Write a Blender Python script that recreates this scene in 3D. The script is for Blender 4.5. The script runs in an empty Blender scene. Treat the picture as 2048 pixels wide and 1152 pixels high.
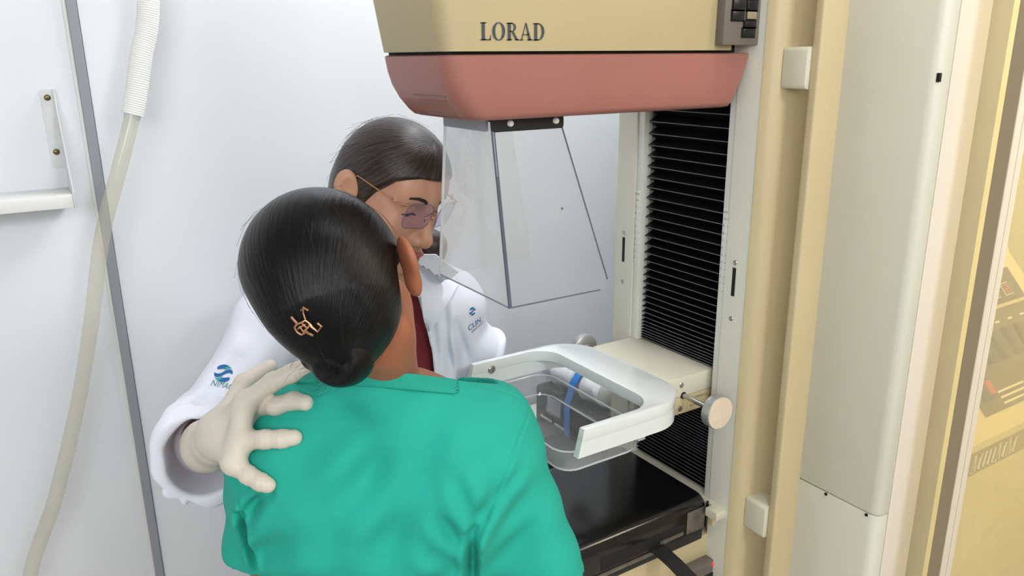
import bpy, bmesh, math, random
import numpy as np
from mathutils import Vector, Matrix, noise
from mathutils.bvhtree import BVHTree
random.seed(3)
SC = bpy.context.scene
COL = SC.collection
R = math.radians

# ------------------------------------------------------------------ camera
PITCH, ROLL, ARM = R(16.33), R(-0.49), R(57.5)
fh = Vector((math.cos(ARM), math.sin(ARM), 0)); rh = Vector((math.sin(ARM), -math.cos(ARM), 0)); up = Vector((0, 0, 1))
FW = fh * math.cos(PITCH) - up * math.sin(PITCH)
UP0 = fh * math.sin(PITCH) + up * math.cos(PITCH)
RT = rh * math.cos(ROLL) + UP0 * math.sin(ROLL)
UPV = UP0 * math.cos(ROLL) - rh * math.sin(ROLL)
cam_d = bpy.data.cameras.new('camera'); cam = bpy.data.objects.new('camera', cam_d); COL.objects.link(cam)
cam_d.sensor_width = 36.0; cam_d.lens = 36.0 * 1580 / 2048; cam_d.clip_start = 0.02
cam.matrix_world = Matrix(((RT.x, UPV.x, -FW.x, 0), (RT.y, UPV.y, -FW.y, 0), (RT.z, UPV.z, -FW.z, 1.68), (0, 0, 0, 1)))
SC.camera = cam

# ------------------------------------------------------------------ world, lamps, exposure
w = bpy.data.worlds.new('world'); SC.world = w; w.use_nodes = True
w.node_tree.nodes['Background'].inputs[0].default_value = (0.9, 0.95, 1.0, 1)
w.node_tree.nodes['Background'].inputs[1].default_value = 0.3
SC.view_settings.view_transform = 'Standard'; SC.view_settings.look = 'None'
SC.view_settings.gamma = 1.0; SC.view_settings.use_curve_mapping = False
SC.view_settings.exposure = 0.06
def area(name, loc, target, sx, sy, power, col, spread=180):
    l = bpy.data.lights.new(name, 'AREA'); l.shape = 'RECTANGLE'; l.size = sx; l.size_y = sy; l.energy = power; l.color = col; l.spread = R(spread)
    o = bpy.data.objects.new(name, l); COL.objects.link(o); o.location = loc
    o.rotation_euler = (Vector(target) - Vector(loc)).to_track_quat('-Z', 'Y').to_euler(); return o
area('unseen_overhead_lamp', (1.08, 1.28, 2.58), (1.08, 1.28, 0), 0.35, 0.35, 12, (0.93, 0.96, 1.0))
area('unseen_overhead_lamp', (-0.9, -1.3, 2.50), (0.4, 0.9, 1.0), 1.6, 1.6, 64, (0.95, 0.97, 1.0))  # unseen fill lamp, added behind the camera for even light
area('unseen_overhead_lamp', (0.85, -1.2, 2.50), (0.4, 1.2, 1.0), 0.5, 0.5, 20, (0.94, 0.97, 1.0))  # second added fill, set to the right so shadows lean left
area('unseen_overhead_lamp', (0.75, 0.42, 2.58), (0.75, 0.42, 0), 0.3, 0.3, 3, (0.93, 0.96, 1.0))  # added lamp, put in so shelf and hose shadows fall left
area('control_room_lamp', (2.55, .20, 2.35), (1.9, .9, 1.0), 0.5, 0.5, 20, (1.0, 0.95, 0.86))
area('warm_ceiling_lamp', (1.75, -.3, 2.35), (1.0, .8, 1.2), 0.4, 0.4, 6.0, (1.0, 0.86, 0.68))

# ------------------------------------------------------------------ materials
def lin(c):
    if isinstance(c, str):
        c = tuple(int(c[i:i + 2], 16) / 255 for i in (0, 2, 4))
    return tuple(x / 12.92 if x <= .04045 else ((x + .055) / 1.055) ** 2.4 for x in c) + (1,)
def mat(name, hexc, rough=.5, metal=0., bump=0., bscale=200., spec=.5, var=0., vscale=6., sss=0., emit=None, estr=0., sheen=0., coat=0.):
    m = bpy.data.materials.new(name); m.use_nodes = True
    nt = m.node_tree; b = nt.nodes['Principled BSDF']
    b.inputs['Base Color'].default_value = lin(hexc); b.inputs['Roughness'].default_value = rough
    b.inputs['Metallic'].default_value = metal; b.inputs['Specular IOR Level'].default_value = spec
    if sss:
        b.inputs['Subsurface Weight'].default_value = sss; b.inputs['Subsurface Radius'].default_value = (.8, .3, .15); b.inputs['Subsurface Scale'].default_value = .01
    if sheen: b.inputs['Sheen Weight'].default_value = sheen
    if coat: b.inputs['Coat Weight'].default_value = coat; b.inputs['Coat Roughness'].default_value = .12
    if emit: b.inputs['Emission Color'].default_value = lin(emit); b.inputs['Emission Strength'].default_value = estr
    tc = nt.nodes.new('ShaderNodeTexCoord')
    if var:
        n = nt.nodes.new('ShaderNodeTexNoise'); n.inputs['Scale'].default_value = vscale; n.inputs['Detail'].default_value = 5
        nt.links.new(tc.outputs['Object'], n.inputs['Vector'])
        mx = nt.nodes.new('ShaderNodeMix'); mx.data_type = 'RGBA'; mx.blend_type = 'MULTIPLY'; mx.inputs['Factor'].default_value = var
        mx.inputs['A'].default_value = lin(hexc)
        rp = nt.nodes.new('ShaderNodeValToRGB'); rp.color_ramp.elements[0].position = .3; rp.color_ramp.elements[0].color = (.55, .52, .48, 1)
        rp.color_ramp.elements[1].position = .62; rp.color_ramp.elements[1].color = (1, 1, 1, 1)
        nt.links.new(n.outputs['Fac'], rp.inputs['Fac']); nt.links.new(rp.outputs['Color'], mx.inputs['B'])
        nt.links.new(mx.outputs['Result'], b.inputs['Base Color'])
    if bump:
        n = nt.nodes.new('ShaderNodeTexNoise'); n.inputs['Scale'].default_value = bscale; n.inputs['Detail'].default_value = 3
        nt.links.new(tc.outputs['Object'], n.inputs['Vector'])
        bp = nt.nodes.new('ShaderNodeBump'); bp.inputs['Strength'].default_value = bump; bp.inputs['Distance'].default_value = .001
        nt.links.new(n.outputs['Fac'], bp.inputs['Height']); nt.links.new(bp.outputs['Normal'], b.inputs['Normal'])
    return m
def acrylic(name, tint, haze, hazecol='e6e8ea', gloss_rough=.03):
    m = bpy.data.materials.new(name); m.use_nodes = True; nt = m.node_tree; nt.nodes.clear()
    out = nt.nodes.new('ShaderNodeOutputMaterial'); tr = nt.nodes.new('ShaderNodeBsdfTransparent'); tr.inputs[0].default_value = lin(tint)
    df = nt.nodes.new('ShaderNodeBsdfDiffuse'); df.inputs[0].default_value = lin(hazecol)
    tl = nt.nodes.new('ShaderNodeBsdfTranslucent'); tl.inputs[0].default_value = lin(hazecol)
    a0 = nt.nodes.new('ShaderNodeMixShader'); a0.inputs[0].default_value = .5
    nt.links.new(df.outputs[0], a0.inputs[1]); nt.links.new(tl.outputs[0], a0.inputs[2])
    n = nt.nodes.new('ShaderNodeTexNoise'); n.inputs['Scale'].default_value = 14; n.inputs['Detail'].default_value = 6
    tc = nt.nodes.new('ShaderNodeTexCoord'); nt.links.new(tc.outputs['Object'], n.inputs['Vector'])
    mr = nt.nodes.new('ShaderNodeMapRange'); mr.inputs['To Min'].default_value = haze * .7; mr.inputs['To Max'].default_value = haze * 1.3
    nt.links.new(n.outputs['Fac'], mr.inputs['Value'])
    a1 = nt.nodes.new('ShaderNodeMixShader'); nt.links.new(mr.outputs[0], a1.inputs[0])
    nt.links.new(tr.outputs[0], a1.inputs[1]); nt.links.new(a0.outputs[0], a1.inputs[2])
    lw = nt.nodes.new('ShaderNodeLayerWeight'); lw.inputs[0].default_value = .5
    pw = nt.nodes.new('ShaderNodeMath'); pw.operation = 'POWER'; pw.inputs[1].default_value = 4.5; nt.links.new(lw.outputs['Facing'], pw.inputs[0])
    fr = nt.nodes.new('ShaderNodeMath'); fr.operation = 'MULTIPLY_ADD'; fr.inputs[1].default_value = .6; fr.inputs[2].default_value = .03; nt.links.new(pw.outputs[0], fr.inputs[0])
    gl = nt.nodes.new('ShaderNodeBsdfGlossy'); gl.inputs['Roughness'].default_value = gloss_rough
    a2 = nt.nodes.new('ShaderNodeMixShader'); nt.links.new(fr.outputs[0], a2.inputs[0]); nt.links.new(a1.outputs[0], a2.inputs[1]); nt.links.new(gl.outputs[0], a2.inputs[2])
    nt.links.new(a2.outputs[0], out.inputs[0]); return m
def hair_mat(name, c0, c1, rough=.34, scale=30., spec=.5):
    m = mat(name, c0, rough, spec=spec); nt = m.node_tree; b = nt.nodes['Principled BSDF']
    at = nt.nodes.new('ShaderNodeAttribute'); at.attribute_name = 'strand'
    n = nt.nodes.new('ShaderNodeTexNoise'); n.inputs['Scale'].default_value = scale; n.inputs['Detail'].default_value = 4; n.inputs['Roughness'].default_value = .65
    nt.links.new(at.outputs['Vector'], n.inputs['Vector'])
    rp = nt.nodes.new('ShaderNodeValToRGB'); rp.color_ramp.elements[0].position = .38; rp.color_ramp.elements[0].color = lin(c0)
    rp.color_ramp.elements[1].position = .66; rp.color_ramp.elements[1].color = lin(c1)
    nt.links.new(n.outputs['Fac'], rp.inputs['Fac']); nt.links.new(rp.outputs['Color'], b.inputs['Base Color'])
    bp = nt.nodes.new('ShaderNodeBump'); bp.inputs['Strength'].default_value = .8; bp.inputs['Distance'].default_value = .0014
    nt.links.new(n.outputs['Fac'], bp.inputs['Height']); nt.links.new(bp.outputs['Normal'], b.inputs['Normal'])
    return m

M = dict(
 wall=mat('white_laminate', 'e2e5ea', .45, bump=.05, bscale=60), wallr=mat('cream_paint', 'efe6c4', .6), wallplain=mat('plain_paint', 'dfe0de', .7),
 floor=mat('grey_vinyl', 'c4c1ba', .5, var=.2), ceil=mat('ceiling_paint', 'e8e8e6', .8),
 alu=mat('grey_aluminium_strip', '8f9299', .42, bump=.04), whiteedge=mat('white_edging', 'dcdcd8', .5),
 board=mat('white_shelf_board', 'e4e4e0', .35), wmetal=mat('white_painted_steel', 'd9dadb', .4, var=.15, vscale=40), screw=mat('brass_screw', '6f6448', .35, .9),
 cream=mat('cream_enamel', 'c4b38c', .42, bump=.22, bscale=420, var=.12, vscale=5), head=mat('shaded_cream_enamel', 'b3a37d', .42, bump=.22, bscale=420, var=.12, vscale=5), ivory=mat('ivory_enamel', 'efe7dc', .42, bump=.2, bscale=420, var=.06, vscale=5), beige=mat('beige_enamel', 'd2cdb8', .42, bump=.2, bscale=420, var=.10, vscale=5),
 grey=mat('pale_grey_green_enamel', 'd8d5c6', .42, bump=.2, bscale=420, var=.06, vscale=5), trim=mat('ivory_trim', 'd8d8ce', .35),
 pale=mat('pale_yellow_edge', 'd8d5b4', .4), pink=mat('dusty_pink_enamel', '9f685e', .38, bump=.22, bscale=420, var=.14, vscale=7),
 dark=mat('black_gap', '0c0b0a', .7), taupe=mat('taupe_plastic', '6d655c', .45, bump=.1, bscale=300), key=mat('black_key', '17181c', .35), keyb=mat('beige_key', '9a8b70', .4),
 letter=mat('charcoal_lettering', '3c4042', .5), faint=mat('faint_print', '8d7f6c', .6), print=mat('small_print', 'b5b8b8', .6), greyprint=mat('grey_print', '77776e', .6),
 bell=mat('black_bellows_vinyl', '0b0b0d', .35), ridge=mat('worn_highlit_fold_edge', '707072', .5, var=.85, vscale=60),
 white=mat('white_enamel', 'dde1df', .22, coat=.4), steel=mat('bright_steel', 'b9b9b6', .22, 1.), alumk=mat('cast_aluminium', 'b4b4b0', .42, .75, bump=.25, bscale=500), knobf=mat('cream_knob_face', 'dccbb5', .5, var=.25, vscale=60),
 black=mat('black_gloss_plastic', '0d0d0e', .2, coat=.3, var=.3, vscale=20), blackm=mat('black_matte_plastic', '1c1c1e', .45), scuff=mat('scuffed_steel', '8a8480', .35, .8, var=.7, vscale=50),
 lcd=mat('grey_display', 'a6adb2', .25), blue=mat('blue_tape', '2f7fd0', .5), cloth=mat('white_cloth', 'e6e6e8', .9, bump=.4, bscale=150),
 clear=acrylic('clear_acrylic', 'fcfcfc', .05, 'fafaf6'), hazy=acrylic('hazy_acrylic', 'fbfcfd', .24, 'ffffff'), milky=acrylic('milky_acrylic', 'e8eaea', .30, 'd9dada'),
 edge=acrylic('acrylic_edge', 'a8aab8', .65, '8f90a2'), tubeclear=acrylic('clear_vinyl_tube', 'f2f0e8', .22, 'f6f4ec'), sleeve=mat('white_woven_sleeve', 'ecebe8', .6),
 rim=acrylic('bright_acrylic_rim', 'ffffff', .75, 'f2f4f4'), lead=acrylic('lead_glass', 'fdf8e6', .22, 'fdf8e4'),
 frame=mat('ivory_window_frame', 'd8cdbb', .45), taupe2=mat('shaded_frame_side', '9c8c72', .5), jamb=mat('yellow_jamb', 'fbf2d2', .5, var=.08, vscale=8),
 console=mat('yellowed_console_enamel', 'f3e5ba', .5, var=.12, vscale=6), strip=mat('tan_strip', 'a0854a', .5), panel=mat('console_dark_panel', '6d6048', .5), panel2=mat('console_display_bezel', '5a4d3c', .4), switch=mat('brown_switch', '3e352b', .4),
 red=mat('red_button', 'd8402c', .4), green=mat('green_button', '4f7d32', .4), seg=mat('red_digit', 'd03038', .4, emit='e02030', estr=.6), led=mat('red_lamp', 'e03030', .4, emit='ff2020', estr=2.), whitep=mat('white_print', 'fbf6ea', .6),
 skinp=mat('brown_skin', '9a5d41', .5, sss=.25, bump=.12, bscale=350), skint=mat('tan_skin', 'c09075', .48, sss=.25, bump=.06, bscale=350), lip=mat('rose_lips', '9c5455', .38, sss=.2), eye=mat('eye_white', 'd8d2cc', .2), iris=mat('dark_iris', '1d110b', .15),
 brow=mat('dark_brow', '2a1b16', .8), lash=mat('black_lash', '120d0c', .7),
 hairp=hair_mat('black_hair', '040405', '0d0c0e', .30, 20, .2), hairt=hair_mat('dark_brown_hair', '0b0706', '46352d', .30, 17, .4), strandm=mat('loose_hair', '2a2422', .5),
 shirt=mat('green_jersey', '19a592', .85, bump=.35, bscale=900), shirt2=mat('green_rib', '179e8a', .85, bump=.4, bscale=900), coat=mat('white_coat_cotton', 'e4e6f2', .8, bump=.2, bscale=800), maroon=mat('maroon_scrub', '6e1622', .8, bump=.3, bscale=700),
 glove=mat('latex_glove', 'd3cabc', .5, bump=.25, bscale=260, sss=.1), trousers=mat('dark_trousers', '22252c', .85), shoe=mat('white_shoe', 'cfcfcf', .5),
 gold=mat('rose_gold', 'c99a78', .25, 1.), lens=acrylic('spectacle_lens', 'f4f1fc', .02, 'c8c4f0'), logob=mat('blue_print', '1f62a4', .7), logot=mat('teal_print', '2fa09a', .7), logog=mat('grey_green_print', '5a8f92', .7),
)

# ------------------------------------------------------------------ object helpers
def link(name, me, m=None, parent=None, sharp=35, smooth=True):
    o = bpy.data.objects.new(name, me); COL.objects.link(o)
    if m is not None and not me.materials:
        for x in (m if isinstance(m, (list, tuple)) else [m]): me.materials.append(M[x] if isinstance(x, str) else x)
    if smooth and len(me.polygons):
        me.polygons.foreach_set('use_smooth', [True] * len(me.polygons))
        if sharp: me.set_sharp_from_angle(angle=R(sharp))
    if parent is not None: o.parent = parent
    return o
def tag(o, label=None, cat=None, group=None, kind=None):
    for k, v in (('label', label), ('category', cat), ('group', group), ('kind', kind)):
        if v: o[k] = v
    return o
def thing(name, label, cat, loc=(0, 0, 0), group=None, rotz=0):
    o = bpy.data.objects.new(name, None); COL.objects.link(o); o.location = loc; o.rotation_euler = (0, 0, rotz); o.empty_display_size = .05
    tag(o, label, cat, group); return o

class B:
    """collects geometry given in world coordinates; build() links ONE mesh, relative to its root's place"""
    def __init__(s): s.bm = bmesh.new()
    def poly(s, vs, fs):
        v = [s.bm.verts.new(p) for p in vs]
        for f in fs:
            try: s.bm.faces.new([v[i] for i in f])
            except ValueError: pass
        return s
    def box(s, lo, hi, bev=0., seg=2):
        t = bmesh.new()
        x0, y0, z0 = lo; x1, y1, z1 = hi
        v = [t.verts.new(p) for p in ((x0, y0, z0), (x1, y0, z0), (x1, y1, z0), (x0, y1, z0), (x0, y0, z1), (x1, y0, z1), (x1, y1, z1), (x0, y1, z1))]
        for f in ((0, 3, 2, 1), (4, 5, 6, 7), (0, 1, 5, 4), (1, 2, 6, 5), (2, 3, 7, 6), (3, 0, 4, 7)): t.faces.new([v[i] for i in f])
        if bev: bmesh.ops.bevel(t, geom=t.edges[:], offset=bev, segments=seg, profile=.5, affect='EDGES')
        return s.merge(t)
    def merge(s, t, mx=None):
        me = bpy.data.meshes.new('t'); t.to_mesh(me); t.free()
        if mx is not None: me.transform(mx)
        s.bm.from_mesh(me); bpy.data.meshes.remove(me); return s
    def prism(s, pts, axis, a, b, bev=0., seg=2):
        """2D outline pts extruded along axis (0,1,2) from a to b"""
        t = bmesh.new()
        def P(p, c):
            return ((c, p[0], p[1]), (p[0], c, p[1]), (p[0], p[1], c))[axis]
        lo = [t.verts.new(P(p, a)) for p in pts]; hi = [t.verts.new(P(p, b)) for p in pts]
        n = len(pts); t.faces.new(lo); t.faces.new(hi)
        for i in range(n): t.faces.new((lo[i], lo[(i + 1) % n], hi[(i + 1) % n], hi[i]))
        bmesh.ops.recalc_face_normals(t, faces=t.faces[:])
        if bev:
            caps = set(lo + hi)
            es = [e for e in t.edges if (e.verts[0] in lo) == (e.verts[1] in lo)]
            bmesh.ops.bevel(t, geom=es, offset=bev, segments=seg, profile=.5, affect='EDGES')
        return s.merge(t)
    def loft(s, rings, closed=True, cap=True):
        vs = [[s.bm.verts.new(p) for p in r] for r in rings]; n = len(rings[0])
        for a, b in zip(vs, vs[1:]):
            for i in range(n if closed else n - 1):
                j = (i + 1) % n
                try: s.bm.faces.new((a[i], a[j], b[j], b[i]))
                except ValueError: pass
        if cap and closed:
            s.bm.faces.new(vs[0][::-1]); s.bm.faces.new(vs[-1])
        return s
    def tube(s, path, r, n=12, cap=True):
        path = [Vector(p) for p in path]; rings = []
        t0 = (path[1] - path[0]).normalized(); u = t0.orthogonal().normalized()
        for i, p in enumerate(path):
            t = (path[min(i + 1, len(path) - 1)] - path[max(i - 1, 0)]).normalized()
            u = (u - t * u.dot(t)).normalized(); v = t.cross(u)
            rr = r[i] if isinstance(r, (list, tuple)) else r
            rings.append([p + (u * math.cos(2 * math.pi * k / n) + v * math.sin(2 * math.pi * k / n)) * rr for k in range(n)])
        return s.loft(rings, True, cap)
    def lathe(s, prof, c, ax, n=32):
        """prof: (radius, height along ax)"""
        ax = Vector(ax).normalized(); u = ax.orthogonal().normalized(); v = ax.cross(u); c = Vector(c)
        return s.loft([[c + ax * h + (u * math.cos(2 * math.pi * k / n) + v * math.sin(2 * math.pi * k / n)) * max(r, 1e-5) for k in range(n)] for r, h in prof])
    def build(s, name, m, parent=None, sharp=35, smooth=True):
        bmesh.ops.recalc_face_normals(s.bm, faces=s.bm.faces[:])
        me = bpy.data.meshes.new(name); s.bm.to_mesh(me); s.bm.free()
        q = parent; off = Vector((0, 0, 0))
        while q is not None: off += q.location; q = q.parent
        me.transform(Matrix.Translation(-off))
        return link(name, me, m, parent, sharp, smooth)
def rrect(x0, y0, x1, y1, r, n=6, corners=(1, 1, 1, 1)):
    out = []
    for (cx, cy, a, k) in ((x1 - r, y0 + r, -90, 0), (x1 - r, y1 - r, 0, 1), (x0 + r, y1 - r, 90, 2), (x0 + r, y0 + r, 180, 3)):
        if corners[k]:
            out += [(cx + r * math.cos(R(a + 90 * i / n)), cy + r * math.sin(R(a + 90 * i / n))) for i in range(n + 1)]
        else:
            out.append(((x1, y0), (x1, y1), (x0, y1), (x0, y0))[k])
    return out
def setting(name, b, m, parent=None): return tag(b.build(name, m, parent), kind='structure')
def smoothpath(pts, k=8):
    pts = [Vector(p) for p in pts]; out = []
    for i in range(len(pts) - 1):
        a, b, c, d = pts[max(i - 1, 0)], pts[i], pts[i + 1], pts[min(i + 2, len(pts) - 1)]
        for j in range(k):
            t = j / k
            out.append(.5 * ((2 * b) + (c - a) * t + (2 * a - 5 * b + 4 * c - d) * t * t + (3 * b - a - 3 * c + d) * t ** 3))
    return out + [pts[-1]]
_font = {}
def text2d(s, size):
    """flat filled text as (verts2d, faces), origin at left of the baseline"""
    cu = bpy.data.curves.new('t', 'FONT'); cu.body = s; cu.size = size; cu.resolution_u = 4
    o = bpy.data.objects.new('t', cu); COL.objects.link(o); dg = bpy.context.evaluated_depsgraph_get(); dg.update()
    me = bpy.data.meshes.new_from_object(o.evaluated_get(dg))
    vs = [(v.co.x, v.co.y) for v in me.vertices]; fs = [tuple(p.vertices) for p in me.polygons]
    bpy.data.objects.remove(o); bpy.data.curves.remove(cu); bpy.data.meshes.remove(me); return vs, fs
def place2d(shape, o, xd, yd, lift=0.0, shear=0.):
    vs, fs = shape; o, xd, yd = Vector(o), Vector(xd).normalized(), Vector(yd).normalized(); n = xd.cross(yd).normalized()
    return [o + xd * (x + shear * y) + yd * y + n * lift for x, y in vs], fs
def printed(name, shape, o, xd, yd, m, parent, lift=.0004, shear=0., label=None):
    v, f = place2d(shape, o, xd, yd, lift, shear); b = B().poly(v, f)
    me = bpy.data.meshes.new(name); b.bm.to_mesh(me); b.bm.free()
    off = Vector((0, 0, 0)); q = parent
    while q is not None: off += q.location; q = q.parent
    me.transform(Matrix.Translation(-off)); ob = link(name, me, m, parent, 0, False)
    if label: ob['label'] = label
    return ob
# serif capitals as polygons in a unit-high box
def serif(ch, slim=.21, hair=.065):
    P = []
    def rc(x0, y0, x1, y1): P.append([(x0, y0), (x1, y0), (x1, y1), (x0, y1)])
    def stem(x, w_): rc(x - w_ / 2, 0, x + w_ / 2, 1); rc(x - w_ / 2 - .09, 0, x + w_ / 2 + .09, hair); rc(x - w_ / 2 - .09, 1 - hair, x + w_ / 2 + .09, 1)
    def ring(cx, cy, rx, ry, tx, ty, a0, a1, n=20):
        for i in range(n):
            A, Bb = R(a0 + (a1 - a0) * i / n), R(a0 + (a1 - a0) * (i + 1) / n)
            P.append([(cx + rx * math.cos(A), cy + ry * math.sin(A)), (cx + rx * math.cos(Bb), cy + ry * math.sin(Bb)), (cx + (rx - tx) * math.cos(Bb), cy + (ry - ty) * math.sin(Bb)), (cx + (rx - tx) * math.cos(A), cy + (ry - ty) * math.sin(A))])
    if ch == 'L': stem(.2, slim); rc(.2, 0, .68, hair); P.append([(.60, 0), (.68, 0), (.70, .30), (.66, .30)]); wd = .70
    elif ch == 'O': ring(.45, .5, .43, .52, .20, .06, 0, 360, 32); wd = .9
    elif ch == 'R':
        stem(.2, slim); ring(.36, .74,   .30, .26, .17, .06, -90, 90, 16); rc(.2, .94, .38, 1); rc(.2, .48, .38, .54); P.append([(.34, .5), (.50, .5), (.80, 0), (.62, 0)]); rc(.60, 0, .86, hair); wd = .84
    elif ch == 'A':
        P.append([(.08, 0), (.15, 0), (.43, .92), (.40, 1)]); P.append([(.38, 1), (.48, 1), (.80, 0), (.60, 0)]); rc(.2, .30, .64, .36); rc(-.02, 0, .25, hair); rc(.52, 0, .88, hair); wd = .86
    elif ch == 'D': stem(.2, slim); ring(.36, .5,   .45, .5, .20, .06, -90, 90, 20); rc(.2, .94, .38, 1); rc(.2, 0, .38, .06); wd = .86
    elif ch == 'M':
        rc(.1, 0, .16, 1); stem(.95, slim); rc(.0, 0, .26, hair); rc(-.02, 1 - hair, .2, 1); P.append([(.1, 1), (.28, 1), (.58, .06), (.50, 0)]); P.append([(.50, 0), (.56, .0), (.95, 1), (.87, 1)]); wd = 1.2
    elif ch == 'I': stem(.2, slim); wd = .44
    vs, fs = [], []
    for p in P:
        fs.append(tuple(range(len(vs), len(vs) + len(p)))); vs += p
    return (vs, fs), wd
def scale2d(shape, sx, sy): return [(x * sx, y * sy) for x, y in shape[0]], shape[1]
rect2d = lambda x0, y0, x1, y1: ([(x0, y0), (x1, y0), (x1, y1), (x0, y1)], [(0, 1, 2, 3)])

# ------------------------------------------------------------------ the room
WY = 1.6
setting('floor', B().box((-2.2, -2.4, -.1), (3.2, WY + .1, 0)), 'floor')
setting('ceiling', B().box((-2.2, -2.4, 2.62), (3.2, WY + .1, 2.72)), 'ceil')
wb = tag(thing('wall_back', None, None), kind='structure')
B().box((-2.2, WY, 0), (.124, WY + .1, 2.62), .0015).build('wall_panel', 'wall', wb)
B().box((.146, WY, 0), (1.52, WY + .1, 2.62), .0015).build('wall_panel', 'wall', wb)
B().box((1.525, WY, 0), (3.2, WY + .1, 2.62), .0015).build('wall_panel', 'wallr', wb)
setting('wall_left', B().box((-2.3, -2.4, 0), (-2.2, WY, 2.62)), 'wallplain')
setting('wall_front', B().box((-2.2, -2.5, 0), (3.2, -2.4, 2.62)), 'wallplain')
setting('wall_right', B().box((3.2, -2.4, 0), (3.3, WY, 2.62)), 'wallr')
tr = tag(thing('trim_1', None, None, (0, 0, 0)), kind='structure')
B().prism([(.1285, WY + .01), (.1285, WY - .005), (.130, WY - .0065), (.1435, WY - .0065), (.145, WY - .005), (.145, WY + .01)], 2, 0, 2.62).build('joint_strip', 'alu', tr)
B().box((.1235, WY - .003, 0), (.1285, WY + .01, 2.62)).build('edging', 'whiteedge', tr)

# wall shelf with its bracket
sh = thing('wall_shelf', 'white shelf board on a screwed steel bracket at the wall, by the grey joint strip', 'shelf', (-.25, WY, 1.45))
B().box((-.62, 1.505, 1.442), (.087, WY, 1.464), .001).build('shelf_board', 'board', sh)
B().box((.0872, 1.503, 1.4405), (.0885, WY, 1.4655), .0004).build('end_edging', 'whiteedge', sh)
for x in (.0, -.52):
    br = B()
    br.prism(rrect(x + .069, 1.500, x + .0905, 1.633, .004), 1, WY - .002, WY)
    br.prism([(WY, 1.633), (WY - .012, 1.633), (WY - .016, 1.60), (1.512, 1.466), (WY, 1.466)], 0, x + .0885, x + .0908)
    k = br.build('bracket', 'wmetal', sh)
    for z in (1.619, 1.527):
        s = B().lathe([(.0052, 0), (.0052, .001), (.0035, .0022), (0.0, .0024)], (x + .079, WY - .002, z), (0, -1, 0), 16).build('screw', 'screw', k)

# hanging hose: woven corrugated sleeve over a clear vinyl tube
hp = smoothpath([(.275, 1.535, 2.3), (.268, 1.53, 2.05), (.2475, 1.52, 1.78), (.222, 1.515, 1.68), (.197, 1.512, 1.59), (.168, 1.512, 1.51), (.122, 1.515, 1.385), (.083, 1.52, 1.23), (.042, 1.525, 1.085), (-.02, 1.53, .91), (-.085, 1.535, .755), (-.13, 1.54, .5), (-.16, 1.54, .2), (-.165, 1.54, .012)], 12)
ho = thing('drain_hose', 'white ribbed sleeve over a clear tube hanging diagonally in front of the wall', 'hose', (.12, 1.515, 1.385))
k0 = next(i for i, p in enumerate(hp) if p.z < 1.595)
up_ = hp[:k0 + 1]; lo_ = hp[k0 - 1:]
def resample(path, step):
    out = [path[0]]; acc = 0.
    for a, b in zip(path, path[1:]):
        L = (b - a).length; t = step - acc
        while t <= L: out.append(a.lerp(b, t / L)); t += step
        acc = (acc + L) % step
    return out
rs = resample(up_, .00095)
B().tube(rs, [.0172 + (.0008 if (i // 2) % 2 else 0) for i in range(len(rs))], 40).build('ribbed_sleeve', 'sleeve', ho, sharp=60)
rs = resample(lo_, .02)
tb = B(); tb.tube(rs, .0125, 20, False); tb.build('clear_tube', 'tubeclear', ho)
B().tube(hp[k0 - 1:k0 + 2], .0132, 24).build('tube_collar', 'rim', ho)

# ------------------------------------------------------------------ the x-ray machine
MX = thing('mammography_machine', 'tall cream and pink x-ray machine with black bellows on its column', 'medical machine', (1.1, .965, 0))
XF = .95
colm = B()
colm.box((.99, .80, 0), (1.095, 1.125, 2.12))
colm.build('column_core', 'beige', MX)
# flanges either side of the bellows
B().prism([(XF, .8695 - .018), (XF, .812), (.9535, .800), (.962, .790), (.975, .7855), (1.10, .785), (1.10, .85), (.99, .8515)], 2, 0, 2.12, .0).build('right_flange', 'grey', MX)
B().prism([(XF, 1.076), (XF, 1.1175), (.953, 1.1255), (.962, 1.130), (.975, 1.131), (1.10, 1.131), (1.10, 1.08), (.99, 1.077)], 2, 0, 2.12).build('left_flange', 'grey', MX)
B().prism([(.9495, .8065), (.953, .7965), (.961, .7875), (.975, .7835), (1.10, .783), (1.10, .7852), (.9755, .7858), (.9625, .790), (.9545, .799)], 2, 0, 2.12).build('side_cover', 'cream', MX)
B().prism([(.9505, 1.1185), (.9525, 1.1275), (.961, 1.1335), (.975, 1.1345), (1.10, 1.135), (1.10, 1.131), (.975, 1.131), (.962, 1.130), (.954, 1.1255)], 2, 0, 2.12).build('edge_moulding', 'pale', MX)
for n, (a, b_) in dict(r=(.8505, .8675), l=(1.0595, 1.0755)).items():
    t = B().box((.9535, a, .9), (.972, b_, 2.12), .0012).build('track_strip', 'trim', MX)
    y0 = .8675 if n == 'r' else 1.0755
    yy = (.8525, .8655) if n == 'r' else (1.064, 1.075)
    sc = B().box((.9522, yy[0], 1.306), (.9536, yy[1], 1.447), .0004).build('scale_strip', 'trim', t)
    v, f = [], []
    def add2(s, ox, oy, k=1.):
        global v, f
        base = len(v); v += [(ox + x * k, oy + y * k) for x, y in s[0]]; f += [tuple(i + base for i in q) for q in s[1]]
    add2(text2d('cm', .0075), 0, 0)
    for i in range(11):
        z = -.0115 - i * .0118
        add2(rect2d(.0085, z + .0018, .0118, z + .0024), 0, 0)
        if i < 10: add2(text2d(str(10 - i), .0062), .0005, z)
    # text reads along -Y (left to right as seen from the front)
    printed('scale_print', (v, f), (.9522, yy[1] - .0005, 1.4385), (0, -1, 0), (0, 0, 1), 'greyprint', t)
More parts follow.
